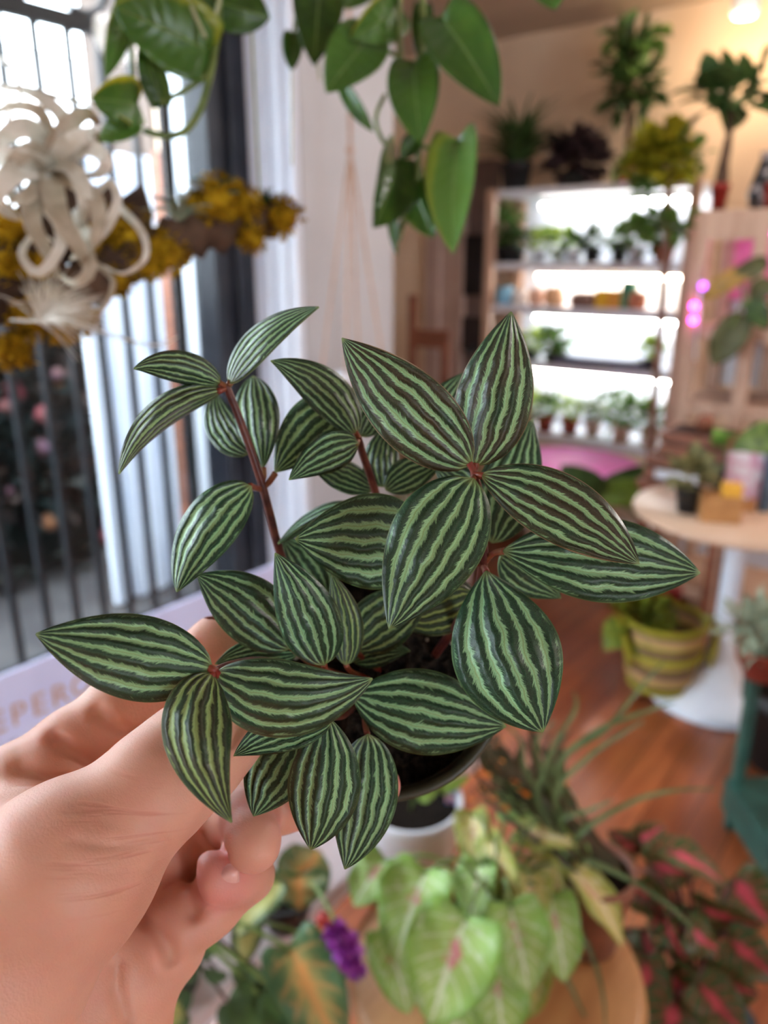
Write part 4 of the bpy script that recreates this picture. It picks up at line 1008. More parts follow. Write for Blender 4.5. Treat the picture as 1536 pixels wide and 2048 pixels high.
# climbing plant on the rack post
CL = thing('climbing_plant', 'dark leaved climber in a brown pot on the middle shelf of the rack', 'potted plant', (pm_+.04, YR+.04, zA+.025))
pot_part(CL, (pm_+.11, YR+.10, zA+.025), .07, .10, M_BROWNW)
mb = MB(); mb.tube(smooth([(pm_+.11, YR+.10, zA+.11), ony(1500, 620, YR-.06), ony(1480, 560, YR-.06), ony(1440, 560, YR-.05)], 5), .006, 6); mb.tube(smooth([(pm_+.11, YR+.10, zA+.11), ony(1500, 600, YR-.07), ony(1470, 640, YR-.08), ony(1440, 700, YR-.08)], 5), .006, 6); mb.build('stem', M_VINE, CL)
def bigleaf(root, A, B, Wf, m, roll=0, cup=.2, arch=.08, lobe=.1):
    ax_ = (B-A).normalized(); n = (CAM-(A+B)/2).normalized(); n = Matrix.Rotation(math.radians(roll), 3, ax_) @ n
    mb = MB(); mb.blade(A, B, n, (B-A).length*Wf, cup, arch, lobe, 6, 10, .6, .8, .03); return mb.build('leaf', m, root, thick=.001)
M_OLIV = mat('olive_leaf', (70, 74, 40), (90, 92, 56), 20, .5); M_OCH = mat('ochre_leaf', (176, 136, 60), (150, 120, 66), 20, .5)
for (a, b_, Wf, m_, rl) in (((1490, 630), (1425, 730), .3, M_OLIV, 10), ((1470, 640), (1440, 690), .4, M_G2, 0), ((1500, 540), (1400, 600), .2, M_OCH, 20), ((1536, 520), (1460, 560), .25, M_OLIV, 0), ((1540, 560), (1500, 600), .4, M_OLIV, 0), ((1500, 600), (1536, 660), .3, M_G2, 0)):
    bigleaf(CL, ony(*a, YR-.07), ony(*b_, YR-.07), Wf, m_, rl)
for k, (u, v, w_, h_, lb) in enumerate(((1400, 835, .24, .085, 'upper brown wooden crate of the stack beside the timber rack'), (1385, 905, .28, .09, 'lower brown wooden crate of the stack beside the timber rack'))):
    pass
# stacked crates on a small stand
YC_ = 3.02
cx = ony(1392, 880, YC_).x; z0 = ony(1392, 960, YC_).z
ST = thing('plant_stand', 'low brown timber stand carrying the two crates beside the slim tree', 'stand', (cx, YC_, 0))
mb = MB(); mb.box((cx, YC_, z0-.015), (.34, .26, .03)); mb.build('top', M_BROWNW, ST, smooth_=False, bevel=.004)
for dx in (-.14, .14):
    for dy_ in (-.1, .1):
        mb = MB(); mb.box((cx+dx, YC_+dy_, (z0-.03)/2), (.03, .03, z0-.03)); mb.build('leg', M_BROWNW, ST, smooth_=False)
hc = (ony(1392, 860, YC_).z-z0)/2*1.0
zz = z0
for k, (w_, lb) in enumerate(((.30, 'lower brown wooden crate of two stacked behind the white table'), (.25, 'upper brown wooden crate of two stacked behind the white table'))):
    CR = thing('wooden_crate', lb, 'crate', (cx+.02*k, YC_, zz), 'stacked crates')
    for s_ in (.22, .72):
        mb = MB(); mb.box((cx+.02*k, YC_, zz+hc*(s_+.06)), (w_, .22, hc*.40)); mb.build('slat_band', M_BROWNW, CR, smooth_=False, bevel=.004)
    mb = MB(); mb.box((cx+.02*k, YC_, zz+hc*.5), (w_-.03, .19, hc*.98)); mb.build('inner_box', mat('crate_inside', (60, 40, 34), None, rough=.8), CR, smooth_=False)
    zz += hc
mb = MB(); mb.box((cx-.02, YC_-.125, z0+hc*.35), (.16, .012, hc*.34)); o = mb.build('white_label_card', M_WHITE, smooth_=False); tag(o, 'blank white card tucked on the front of the lower crate', 'card')
mb = MB(); mb.ball((cx+.03, YC_-.02, zz+.035), .035, 12, (1, 1, 1)); o = mb.build('gourd', M_BROWNW); tag(o, 'round brown gourd resting on the upper wooden crate', 'ornament')
# ================================================================== pink round table, chair and grass by the pier
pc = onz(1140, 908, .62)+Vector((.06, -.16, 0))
PT = thing('round_side_table', 'round side table with pink glow painted on its top in front of the lit shelving', 'table', (pc.x, pc.y, 0))
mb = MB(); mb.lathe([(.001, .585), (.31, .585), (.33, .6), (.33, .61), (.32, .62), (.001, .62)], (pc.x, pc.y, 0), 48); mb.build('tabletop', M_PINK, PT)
for k in range(3):
    a_ = k*2.094+.3; mb = MB(); mb.tube([(pc.x+.2*math.cos(a_), pc.y+.2*math.sin(a_), .59), (pc.x+.27*math.cos(a_), pc.y+.27*math.sin(a_), 0)], .014, 8); mb.build('leg', M_TANW, PT)
YH = 3.45
a = ony(790, 590, YH); b_ = ony(845, 690, YH)
CH = thing('wooden_chair', 'brown wooden chair with a tall back just past the white pier', 'chair', (a.x+.15, YH, 0))
zs = ony(830, 700, YH).z
sz = max(.42, zs-.25)
mb = MB(); mb.box((a.x+.02, YH+.14, (sz+a.z)/2), (.05, .03, a.z-sz)); mb.build('back_post', M_BROWNW, CH, smooth_=False, bevel=.006)
mb = MB(); mb.box((a.x+.24, YH+.14, (sz+a.z-.18)/2), (.05, .03, a.z-.18-sz)); mb.build('back_post', M_BROWNW, CH, smooth_=False, bevel=.006)
mb = MB(); mb.box((a.x+.13, YH+.14, b_.z+.02), (.22, .025, .10)); mb.build('backrest', M_BROWNW, CH, smooth_=False, bevel=.006)
mb = MB(); mb.box((a.x+.13, YH-.04, sz), (.30, .42, .04)); mb.build('seat', M_BROWNW, CH, smooth_=False, bevel=.006)
for dx in (.02, .24):
    for dy_ in (-.2, .12):
        mb = MB(); mb.box((a.x+dx, YH+dy_, (sz-.02)/2), (.04, .04, sz-.02)); mb.build('leg', M_BROWNW, CH, smooth_=False)
p = ony(842, 800, 2.75)+Vector((.20, 0, 0))
spikes('dried_grass', 'dried tan grass in a dark basket beside the white pier', 'potted plant', (p.x, 2.75, 0), .12, .55, M_BARK, mat('straw_grass', (176, 146, 106), (140, 112, 80), 30, .8), .42, 110, .006, 17, .2)
p = ony(700, 800, 2.5)
spikes('pale_grass', 'pale grey wispy grass in a white pot below the pier', 'potted plant', (-1.40, 2.12, 0), .12, .62, M_WPOT, M_SILV, .34, 110, .004, 19, .3)
# macrame cords before the pier
M_CORD = mat('copper_cord', (190, 158, 138), (176, 140, 118), 40, .7)
MC = thing('macrame_hanger', 'thin tan cord hanger dangling in front of the white pier', 'hanger', onx(700, 300, XW+.42))
top = onx(700, 120, XW+.42); top = Vector((top.x, top.y, ZC)); kn = onx(700, 300, XW+.42)
mb = MB(); mb.tube([top, kn], .006, 6); mb.build('cord', M_CORD, MC)
pc2 = Vector((kn.x, kn.y, kn.z-.75))
for k in range(4):
    a_ = k*1.571+.5; mb = MB(); mb.tube([kn, pc2+Vector((.10*math.cos(a_), .10*math.sin(a_), .12)), pc2+Vector((.05*math.cos(a_), .05*math.sin(a_), -.02)), pc2+Vector((0, 0, -.08))], .004, 5); mb.build('cord', M_CORD, MC)
mb = MB(); mb.ball(kn, .012, 8); mb.ball(pc2+Vector((0, 0, -.08)), .012, 8); mb.build('knot', M_CORD, MC)
mb = MB(); mb.lathe([(.001, 0), (.06, 0), (.085, .1), (.08, .11), (.001, .1)], pc2+Vector((0, 0, .0)), 24); o = mb.build('hanging_bowl', M_WPOT); tag(o, 'white bowl held in the cord hanger by the pier', 'bowl')
# ================================================================== white pedestal table and what stands on it
bc = onz(1428, 1392, 0)
WT = thing('pedestal_table', 'white round pedestal table with a flared foot', 'table', (bc.x, bc.y, 0))
ztab = .72
# height that puts the top where the photo has it
for z_ in [i*.01 for i in range(50, 90)]:
    q = Vector((bc.x, bc.y, z_))-CAM; vv = CV-F*q.dot(UP)/q.dot(FW)
    if vv < 1022: ztab = z_; break
M_TOPW = mat('pale_wood_table_top', (216, 184, 158), (206, 172, 146), 6, .35)
mb = MB(); mb.lathe([(.001, .03), (.22, .0), (.235, .008), (.20, .03), (.10, .085), (.05, .17), (.036, .30), (.034, ztab-.14), (.05, ztab-.06), (.10, ztab-.032)], (bc.x, bc.y, 0), 48); mb.build('pedestal', M_WHITE, WT)
mb = MB(); mb.lathe([(.001, ztab-.036), (.30, ztab-.036), (.345, ztab-.022), (.35, ztab-.010), (.345, ztab), (.001, ztab)], (bc.x, bc.y, 0), 64); mb.build('tabletop', M_TOPW, WT)
def tb(u, v): return onz(u, v, ztab)
print('table', bc[:], ztab)
q = tb(1374, 1024); bushy('potted_plant', 'grey green leafy plant in a small black pot on the pedestal table', 'potted plant', (q.x, q.y, ztab), .045, .085, M_BLKPOT, mat('dusty_olive_leaf', (96, 100, 66), (140, 132, 84), 30, .6), .075, 90, .05, .018, .015, (1.1, 1, .7), seed=41)
q = tb(1436, 1040)
mb = MB(); mb.box((q.x, q.y, ztab+.045), (.12, .08, .09), rz=.4); o = mb.build('wooden_box', M_OAK, smooth_=False, bevel=.004); tag(o, 'small honey coloured wooden box on the pedestal table', 'box')
q2 = q+Vector((.02, -.01, .09)); q2.z = ztab+.09
mb = MB(); mb.box((q2.x+.01, q2.y, ztab+.09+.02), (.06, .05, .04), rz=.4); o = mb.build('yellow_tin', mat('yellow_tin_paint', (226, 170, 60), None, rough=.5), smooth_=False, bevel=.004); tag(o, 'yellow tin standing on the honey coloured wooden box', 'tin')
q = tb(1478, 1020)
PK = thing('picture_card', 'upright card with a pink and white floral print on the table', 'card', (q.x, q.y, ztab))
mb = MB(); mb.box((q.x, q.y, ztab+.10), (.13, .012, .20), rz=.75); mb.build('panel', mat('floral_print', (214, 170, 200), (226, 222, 236), 26, .6, lo=.45, hi=.55), PK, smooth_=False)
mb = MB(); mb.box((q.x+.012, q.y+.012, ztab+.02), (.05, .05, .04), rz=.75); mb.build('foot', M_OAK, PK, smooth_=False)
q = tb(1515, 1010); mb = MB(); mb.box((q.x, q.y, ztab+.13), (.035, .17, .26), rz=.5); o = mb.build('book', mat('slate_blue_cloth', (84, 104, 124), (70, 88, 108), 20, .7), smooth_=False, bevel=.003); tag(o, 'slate blue book standing upright on the pedestal table', 'book')
q = tb(1440, 985); bushy('potted_plant', 'bright lime leaved seedling in a black pot behind the wooden box', 'potted plant', (q.x, q.y, ztab), .035, .10, M_BLKPOT, mat('fresh_lime_leaf', (96, 140, 50), (120, 164, 70), 30, .5), .04, 22, .05, .024, .05, seed=43)
# big leaves left of the table
pb_ = onz(1320, 1225, 0)
BP = thing('broad_leaved_plant', 'plant with big paddle leaves in a brick red pot beside the pedestal table', 'potted plant', (pb_.x, pb_.y, 0))
pot_part(BP, (pb_.x, pb_.y, 0), .11, .17, M_REDPOT)
dd = depth((pb_.x, pb_.y, .4))-.15
s0 = Vector((pb_.x, pb_.y, .15))
for (a, b_, Wf, m_, rl) in (((1190, 985), (1296, 930), .20, M_G2, 20), ((1190, 985), (1345, 975), .2, mat('bright_paddle_leaf', (96, 124, 40), (116, 140, 52), 20, .45, trans=.2), 15), ((1200, 1000), (1120, 930), .3, M_G2, 0)):
    A = px(a[0], a[1], dd); B = px(b_[0], b_[1], dd-.1)
    lf = bigleaf(BP, A, B, Wf, m_, rl); mb = MB(); mb.tube(smooth([s0, (s0+A)/2+Vector((0, 0, .12)), A], 5), .006, 6); mb.build('stalk', M_VINE, BP)
A = px(1560, 872, 2.2); B = px(1462, 895, 2.1)
RP = thing('leaning_leaf_plant', 'green leaf arching in from the right edge above the pedestal table', 'potted plant', (A.x+.15, A.y, 0))
pot_part(RP, (A.x+.15, A.y, 0), .14, .26, M_BLKPOT)
bigleaf(RP, A, B, .22, M_G1, 10); bigleaf(RP, px(1620, 900, 2.2), px(1600, 780, 2.15), .22, M_G1, 10)
for tip in (A, px(1620, 900, 2.2)):
    mb = MB(); mb.tube(smooth([(RP.location.x, RP.location.y, .24), (RP.location.x+.03, RP.location.y, .6), tip], 6), .007, 6); mb.build('stalk', M_VINE, RP)
# striped lime basket
kb = onz(1312, 1385, 0)
BK = thing('striped_basket', 'woven basket with brown stripes and lime green rims on the floor', 'basket', (kb.x, kb.y, 0))
tS = NT('striped_weave'); tc = tS.n('ShaderNodeTexCoord'); sp = tS.n('ShaderNodeSeparateXYZ'); tS.t.links.new(tc.outputs['Object'], sp.inputs[0])
fr_ = tS.M('FRACT', tS.M('MULTIPLY', sp.outputs[2], 13.0)); wv_ = tS.noise(tc.outputs['Object'], 60, 2.0)
cB = tS.mix(tS.step(fr_, .5, .6), rgb(196, 160, 110), rgb(122, 96, 74)); cB = tS.mix(tS.step(tS.M('ABSOLUTE', tS.M('SUBTRACT', fr_, .1)), .06, .1), rgb(150, 140, 40), cB)
tS.bsdf(cB, .8, .2, bump=wv_, bstr=.4, bdist=.01); M_STRIPE = tS.m
M_LIME = mat('lime_green_cord', (150, 142, 26), (168, 160, 44), 60, .7)
hb = .30
mb = MB(); mb.lathe([(.001, .04), (.095, .04), (.12, .09), (.135, .20), (.14, hb), (.132, hb), (.126, .2), (.1, .1), (.001, .08)], (kb.x, kb.y, 0), 36); mb.build('body', M_STRIPE, BK)
for z_, r_ in ((.05, .1), (.19, .136), (hb, .14)):
    mb = MB(); mb.tube([(kb.x+r_*math.cos(i*math.pi/18), kb.y+r_*math.sin(i*math.pi/18), z_) for i in range(37)], .011, 7); mb.build('rim', M_LIME, BK)
for s_ in (-1, 1):
    mb = MB(); mb.tube([Vector((kb.x, kb.y, hb-.06+.0))+RT*(s_*(.14+.03*math.sin(i*math.pi/12)))+Vector((FW.x, FW.y, 0)).normalized()*(.09*math.cos(i*math.pi/12))+Vector((0, 0, .06*math.sin(i*math.pi/12)-.08*(1-math.sin(i*math.pi/12)))) for i in range(13)], .010, 7); mb.build('handle', M_LIME, BK)
for k in range(3):
    a_ = k*2.094; mb = MB(); mb.tube([(kb.x+.07*math.cos(a_), kb.y+.07*math.sin(a_), .045), (kb.x+.08*math.cos(a_), kb.y+.08*math.sin(a_), 0)], .010, 6); mb.build('foot', M_BROWNW, BK)
BPl = thing('lime_leaved_plant', 'low plant with olive lime leaves growing in the striped basket', 'plant', (kb.x, kb.y, .1))
RS = random.Random(15); mb = MB(); leafball(mb, Vector((kb.x, kb.y, hb+.0))-RT*.10, .07, 26, .11, .045, (.8, .8, .9), .2, .2, RS); mb.build('foliage', mat('olive_lime_leaf', (84, 100, 24), (120, 132, 30), 20, .5), BPl)
mb = MB(); mb.tube([(kb.x, kb.y, .085), Vector((kb.x, kb.y, hb))-RT*.05], .01, 6); mb.build('stem', M_VINE, BPl)
# ================================================================== caladiums and friends in the lower foreground
def cal_material(name, edge, midc, vein, center, spot=0.3, cw=.2, vw=.09, mid_lo=.25, mid_hi=.75, rough=.45):
    t = NT(name); uv = t.n('ShaderNodeUVMap'); sp = t.n('ShaderNodeSeparateXYZ'); t.t.links.new(uv.outputs[0], sp.inputs[0])
    oi = t.n('ShaderNodeObjectInfo'); rnd = t.M('MULTIPLY', oi.outputs['Random'], 23.0)
    u = t.M('ABSOLUTE', t.M('MULTIPLY_ADD', sp.outputs[0], 2.0, -1.0)); v = sp.outputs[1]
    nz = t.noise(t.xyz(t.M('MULTIPLY', sp.outputs[0], 9.0), t.M('MULTIPLY', v, 9.0), rnd), 1.0, 3.0, .6)
    nb = t.noise(t.xyz(t.M('MULTIPLY', sp.outputs[0], 3.0), t.M('MULTIPLY', v, 3.0), rnd), 1.0, 2.0)
    rad = t.M('ADD', t.M('POWER', u, 2.0), t.M('POWER', t.M('MULTIPLY', t.M('SUBTRACT', v, .28), 1.35), 2.0))
    col = t.mix(t.step(t.M('ADD', u, t.M('MULTIPLY_ADD', nz, .5, -.25)), mid_lo, mid_hi), rgb(*midc), rgb(*edge))
    col = t.mix(t.M('MULTIPLY', t.step(nz, .5, .72), spot), col, rgb(*vein))
    ph = t.M('FRACT', t.M('MULTIPLY', t.M('SUBTRACT', v, t.M('MULTIPLY', u, .38)), 5.5))
    sv = t.M('SUBTRACT', 1.0, t.step(t.M('ABSOLUTE', t.M('SUBTRACT', ph, .5)), .03, .03+vw*1.6))
    sv = t.M('MULTIPLY', sv, t.M('SUBTRACT', 1.0, t.step(u, .55, .95)))
    mv = t.M('SUBTRACT', 1.0, t.step(u, vw*.5, vw*1.7))
    col = t.mix(t.M('MULTIPLY', t.M('MAXIMUM', t.M('MULTIPLY', sv, .55), mv), .8), col, rgb(*vein))
    ce = t.M('SUBTRACT', 1.0, t.step(t.M('ADD', rad, t.M('MULTIPLY_ADD', nz, .36, -.16)), .0, cw*cw*2+.03))
    col = t.mix(t.M('MULTIPLY', ce, .85), col, rgb(*center))
    t.bsdf(col, rough, .4, trans=.22, bump=t.M('ADD', nb, t.M('MULTIPLY', mv, -.5)), bstr=.3, bdist=.004)
    return t.m
M_CALG = cal_material('lime_white_caladium_leaf', (128, 170, 74), (162, 192, 104), (224, 230, 204), (206, 116, 132), .45, .11, .06, .3, 1.0)
M_CALY = cal_material('yellowing_caladium_leaf', (150, 160, 66), (206, 192, 110), (236, 226, 190), (206, 140, 110), .4, .15, .12, .2, .9)
M_CALR = cal_material('red_centred_caladium_leaf', (66, 86, 38), (176, 58, 64), (214, 84, 98), (220, 90, 110), .3, .25, .12, .05, .36)
M_CALR2 = cal_material('deep_red_caladium_leaf', (64, 78, 34), (100, 44, 34), (180, 60, 70), (200, 76, 86), .25, .22, .10, .05, .4)
M_CALO = cal_material('orange_veined_caladium_leaf', (70, 106, 66), (166, 160, 96), (214, 158, 94), (220, 160, 92), .35, .22, .12, .1, .7)
M_CALV = cal_material('cream_variegated_leaf', (74, 104, 66), (190, 196, 124), (210, 208, 140), (190, 196, 120), .3, .2, .1, .3, .8)
def calleaf(root, a, b_, W, d0, d1, m, roll=0, lobe=.35, cup=.2, arch=.1, wav=.15, pitch=0):
    A = px(a[0], a[1], d0); B = px(b_[0], b_[1], d1); ax_ = (B-A).normalized()
    n = (CAM-(A+B)/2).normalized(); n = Matrix.Rotation(math.radians(roll), 3, ax_) @ n
    mb = MB(); mb.blade(A, B, n, W*(d0+d1)/2/F, cup, arch, lobe, 10, 14, .5, .85, wav)
    return mb.build('leaf', m, root, thick=.0008), A
def stalk(root, c, A, r=.003, m=None, lift=.5):
    c = Vector(c); mb = MB(); mid = (c+A)/2 + Vector((0, 0, abs(A.z-c.z)*.3+.03)); mid.x = c.x*.4+A.x*.6*1.0 if False else mid.x
    mb.tube(smooth([c, mid, A], 6), r, 6); mb.build('stalk', m or M_VINE, root)
# display table under the window
DT = thing('display_table', 'pale stone topped display table beneath the window sign', 'table', (-.895, .55, 0))
mb = MB(); mb.box((-.895, .50, .585), (.53, 1.30, .03)); mb.build('tabletop', M_MARB, DT, smooth_=False, bevel=.006)
mb = MB(); mb.box((-.895, .50, .53), (.43, 1.16, .08)); mb.build('apron', M_WHITE, DT, smooth_=False, bevel=.004)
for x in (-1.08, -.71):
    for y in (-.03, 1.03):
        mb = MB(); mb.box((x, y, .245), (.06, .06, .49)); mb.build('leg', M_WHITE, DT, smooth_=False, bevel=.004)
# round stool
SXY = (-.395, .76)
SL = thing('round_stool', 'round honey wood stool carrying the pale green caladium', 'stool', (SXY[0], SXY[1], 0))
mb = MB(); mb.lathe([(.001, .51), (.19, .51), (.205, .52), (.21, .535), (.205, .548), (.195, .552), (.001, .552)], (SXY[0], SXY[1], 0), 48); mb.build('seat', M_OAK, SL)
for k in range(4):
    a_ = k*1.571+.5; mb = MB(); mb.tube([(SXY[0]+.13*math.cos(a_), SXY[1]+.13*math.sin(a_), .515), (SXY[0]+.19*math.cos(a_), SXY[1]+.19*math.sin(a_), 0)], [.017, .013], 10); mb.build('leg', M_OAK, SL)
# white pot with a sprout
q = onz(822, 1594, .685)
WP = thing('potted_seedling', 'white round pot of dark soil with one pale sprout on the stool', 'potted plant', (q.x, q.y, .552))
mb = MB(); mb.lathe([(.001, 0), (.060, 0), (.068, .01), (.083, .12), (.084, .132), (.077, .132), (.074, .118)], (q.x, q.y, .552), 36); mb.build('pot', M_WPOT, WP)
mb = MB(); mb.lathe([(.001, .108), (.075, .106)], (q.x, q.y, .552), 28); mb.build('soil', M_SOIL, WP)
o, A = calleaf(WP, (835, 1590), (876, 1578), 18, depth(q)-.01, depth(q)-.02, M_G4, 10, .1); stalk(WP, (q.x, q.y, .66), A, .002)
o, A = calleaf(WP, (880, 1582), (940, 1550), 12, depth(q)-.01, depth(q)-.02, M_G4, 10, .1); stalk(WP, (q.x, q.y, .66), A, .002)
p = px(906, 1590, depth(q)+.02)
TG = thing('plant_tag', 'small blue and pink plant tag stuck in the white pot', 'tag', p)
mb = MB(); mb.box(p, (.024, .002, .05), rz=YAW); mb.build('label_face', mat('blue_pink_print', (80, 110, 180), (226, 170, 180), 60, .5, lo=.48, hi=.52), TG, smooth_=False)
mb = MB(); mb.tube([p-Vector((0, 0, .025)), p-Vector((0, 0, .06))], .0015, 5); mb.build('spike', M_WHITE, TG)
# pale green caladium
cc = Vector((SXY[0]+.005, SXY[1]-.01, .552))
CG = thing('caladium_plant', 'pale lime caladium with pink centred heart leaves spilling over the stool', 'potted plant', cc)
pot_part(CG, cc, .075, .10, M_TERRA)
c0 = cc+Vector((0, 0, .09))
for a, b_, W, d0, d1, m_, rl in (
  ((930, 1842), (860, 2048), 96, .93, .90, M_CALG, 5), ((850, 1748), (792, 1930), 74, 1.0, .96, M_CALG, 15), ((768, 1722), (708, 1812), 46, 1.06, 1.05, M_CALG, 20),
  ((770, 1868), (818, 2028), 50, 1.0, .98, M_CALG, -10), ((1020, 1815), (1058, 1988), 66, .97, .94, M_CALG, -10), ((1102, 1800), (1128, 1966), 48, 1.02, 1.0, M_CALG, -20),
  ((990, 1930), (1008, 2090), 64, .97, .95, M_CALG, 0), ((985, 1680), (1056, 1828), 46, 1.05, 1.0, M_CALY, 40), ((1010, 1606), (1122, 1618), 36, 1.12, 1.10, M_CALG, 20),
  ((1040, 1668), (1158, 1690), 36, 1.08, 1.05, M_CALY, -30), ((1146, 1742), (1244, 1894), 46, 1.06, 1.02, M_CALY, -45), ((946, 1630), (962, 1748), 38, 1.1, 1.07, M_CALY, 20),
  ((925, 1990), (890, 2120), 66, .98, .96, M_CALG, 0), ((1095, 1640), (1180, 1730), 36, 1.1, 1.08, M_CALG, -20), ((1060, 1720), (1130, 1790), 40, 1.06, 1.04, M_CALY, 0), ((960, 1730), (945, 1850), 46, 1.04, 1.0, M_CALG, 20), ((1060, 1750), (1060, 1850), 44, 1.03, 1.0, M_CALY, -10), ((1070, 1930), (1040, 2040), 44, 1.0, .99, M_CALY, 10)):
    o, A = calleaf(CG, a, b_, W, d0, d1, m_, rl); stalk(CG, c0, A)
# strappy plant behind, with orange blooms
oc = px(1046, 1640, 1.20)
zo = .552
OR = thing('strap_leaved_plant', 'arching strap leaved plant with orange blooms behind the pale caladium', 'potted plant', (oc.x, oc.y, zo))
oc = Vector((SXY[0]+.085, SXY[1]+.12, zo)); OR.location = oc; ORG[OR.name] = oc
pot_part(OR, oc, .06, .13, M_BROWNW); ob = oc+Vector((0, 0, .12)); od = depth(ob)
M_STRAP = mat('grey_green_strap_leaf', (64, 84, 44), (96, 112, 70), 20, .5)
for pts in ([(1120, 1540), (1210, 1460), (1285, 1370), (1330, 1320)], [(1110, 1560), (1180, 1470), (1300, 1420), (1350, 1405)], [(1150, 1680), (1250, 1610), (1340, 1582), (1440, 1578)], [(1110, 1600), (1170, 1520), (1240, 1470), (1290, 1440)],
            [(1090, 1560), (1075, 1480), (1110, 1440)], [(1060, 1560), (1040, 1480), (1000, 1440)], [(1120, 1650), (1180, 1620), (1230, 1600)], [(1130, 1800), (1180, 1900), (1206, 1990), (1212, 2080)], [(1120, 1900), (1150, 1990), (1190, 2070)],
            [(1170, 1720), (1260, 1760), (1360, 1830), (1400, 1900)], [(1100, 1540), (1150, 1420), (1145, 1380)], [(1080, 1620), (1090, 1530), (1120, 1470)]):
    Q = [ob] + [px(u, v, od-.05-.02*i) for i, (u, v) in enumerate(pts)]
    mb = MB(); mb.strap(Q, .005, (CAM-Q[1]), .4, 6); mb.build('leaf', M_STRAP, OR)
RS = random.Random(2)
mb = MB()
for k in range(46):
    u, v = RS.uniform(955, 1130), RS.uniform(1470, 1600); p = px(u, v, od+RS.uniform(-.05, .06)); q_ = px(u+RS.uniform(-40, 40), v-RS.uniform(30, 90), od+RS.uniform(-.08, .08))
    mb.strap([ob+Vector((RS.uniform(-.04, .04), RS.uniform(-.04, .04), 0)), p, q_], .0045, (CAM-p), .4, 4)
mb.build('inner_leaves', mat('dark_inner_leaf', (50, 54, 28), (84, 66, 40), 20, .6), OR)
for (u, v) in ((962, 1580), (1030, 1565), (1126, 1562), (940, 1600), (985, 1600), (1050, 1590), (975, 1550), (1010, 1620), (1000, 1530)):
    mb = MB(); p = px(u, v, od-.03); 
    for k in range(5): mb.blade(p, p+Vector((RS.uniform(-1, 1), RS.uniform(-1, 1), RS.uniform(-.2, 1)))*.010, (RS.uniform(-1, 1), RS.uniform(-1, 1), 1), .004, .2, .1)
    mb.tube(smooth([ob, (ob+p)/2+Vector((0, 0, .03)), p], 4), .001, 5, 1); mb.build('bloom', [mat('orange_bloom', (210, 130, 30), (196, 96, 30), 60, .6), M_VINE], OR)
# ---------------- lower left group on the display table
kc = Vector((-.70, .43, .60))
KO = thing('caladium_plant', 'orange veined green caladium on the display table under the hand', 'potted plant', kc)
pot_part(KO, kc, .06, .08, M_BLKPOT)
for a, b_, W, d0, d1, m_, rl in (((590, 1768), (640, 1700), 58, 1.0, 1.04, M_CALO, 0), ((600, 1750), (600, 1822), 56, 1.0, .97, M_CALO, 0), ((584, 1900), (686, 2120), 72, .93, .88, M_CALO, 0), ((640, 1880), (660, 2010), 50, .97, .95, M_CALO, -10), ((520, 1990), (470, 2090), 54, .93, .9, M_G2, 0), ((560, 1990), (590, 2100), 50, .93, .9, M_G2, 0)):
    o, A = calleaf(KO, a, b_, W, d0, d1, m_, rl); stalk(KO, kc+Vector((0, 0, .07)), A)
kv = Vector((-.86, .36, .60))
KV = thing('variegated_plant', 'cream and green variegated plant beside the wrist on the display table', 'potted plant', kv)
pot_part(KV, kv, .05, .07, M_WPOT)
for a, b_, W, d0, d1, m_, rl in (((562, 1762), (462, 1878), 36, .98, .96, M_CALV, 20), ((498, 1836), (486, 1930), 32, .97, .95, M_CALV, 0), ((520, 1780), (556, 1750), 22, 1.0, 1.0, M_G2, 0), ((360, 2010), (310, 2060), 40, .93, .9, M_CALV, 0)):
    o, A = calleaf(KV, a, b_, W, d0, d1, m_, rl, .15); stalk(KV, kv+Vector((0, 0, .06)), A)
kr = Vector((-.80, .44, .60))
KR = thing('round_leaved_plant', 'small plant with round dark leaves on brown stems by the palm', 'potted plant', kr)
pot_part(KR, kr, .045, .06, M_BLKPOT)
M_RND = mat('dull_green_round_leaf', (62, 86, 56), (88, 112, 74), 30, .5); M_BSTEM = mat('brown_thin_stem', (92, 72, 62), None, rough=.7)
for a, b_, W in (((412, 1868), (412, 1925), 26), ((376, 1918), (384, 1972), 22), ((432, 1940), (424, 1970), 26), ((500, 1930), (486, 1984), 34), ((460, 2010), (440, 2060), 20), ((365, 1980), (370, 2030), 18), ((545, 1960), (520, 2000), 26)):
    o, A = calleaf(KR, a, b_, W, .96, .945, M_RND, 0, .1, .1, .05, .0); stalk(KR, kr+Vector((0, 0, .05)), A, .0022, M_BSTEM)
kf = Vector((-.645, .60, .60))
PF = thing('purple_flower', 'bright purple ruffled bloom on a red stem beside the display table edge', 'flower', kf)
pot_part(PF, kf, .04, .05, M_BLKPOT)
mb = MB(); RS = random.Random(8)
for (u, v, r) in ((674, 1868, .015), (690, 1892, .017), (704, 1918, .015), (716, 1944, .010), (682, 1880, .015)):
    c = px(u, v, .91)
    for k in range(26):
        d_ = Vector((RS.gauss(0, 1), RS.gauss(0, 1), RS.gauss(0, 1))).normalized(); mb.blade(c, c+d_*r*1.3, (RS.uniform(-1, 1), RS.uniform(-1, 1), .3), r*.5, .3, .1, 0, 2, 4)
mb.build('petals', mat('purple_petal', (130, 40, 140), (164, 70, 170), 60, .6, trans=.2), PF)
stalk(PF, kf+Vector((0, 0, .045)), px(692, 1890, .91), .0025)
mb = MB(); mb.ball(px(646, 1838, .91), .009, 8); mb.tube([px(646, 1838, .91), px(676, 1868, .91)], .0014, 5); mb.build('bud', M_REDPOT, PF)
# dark leafy filler between
kd = Vector((-.56, .56, .40))
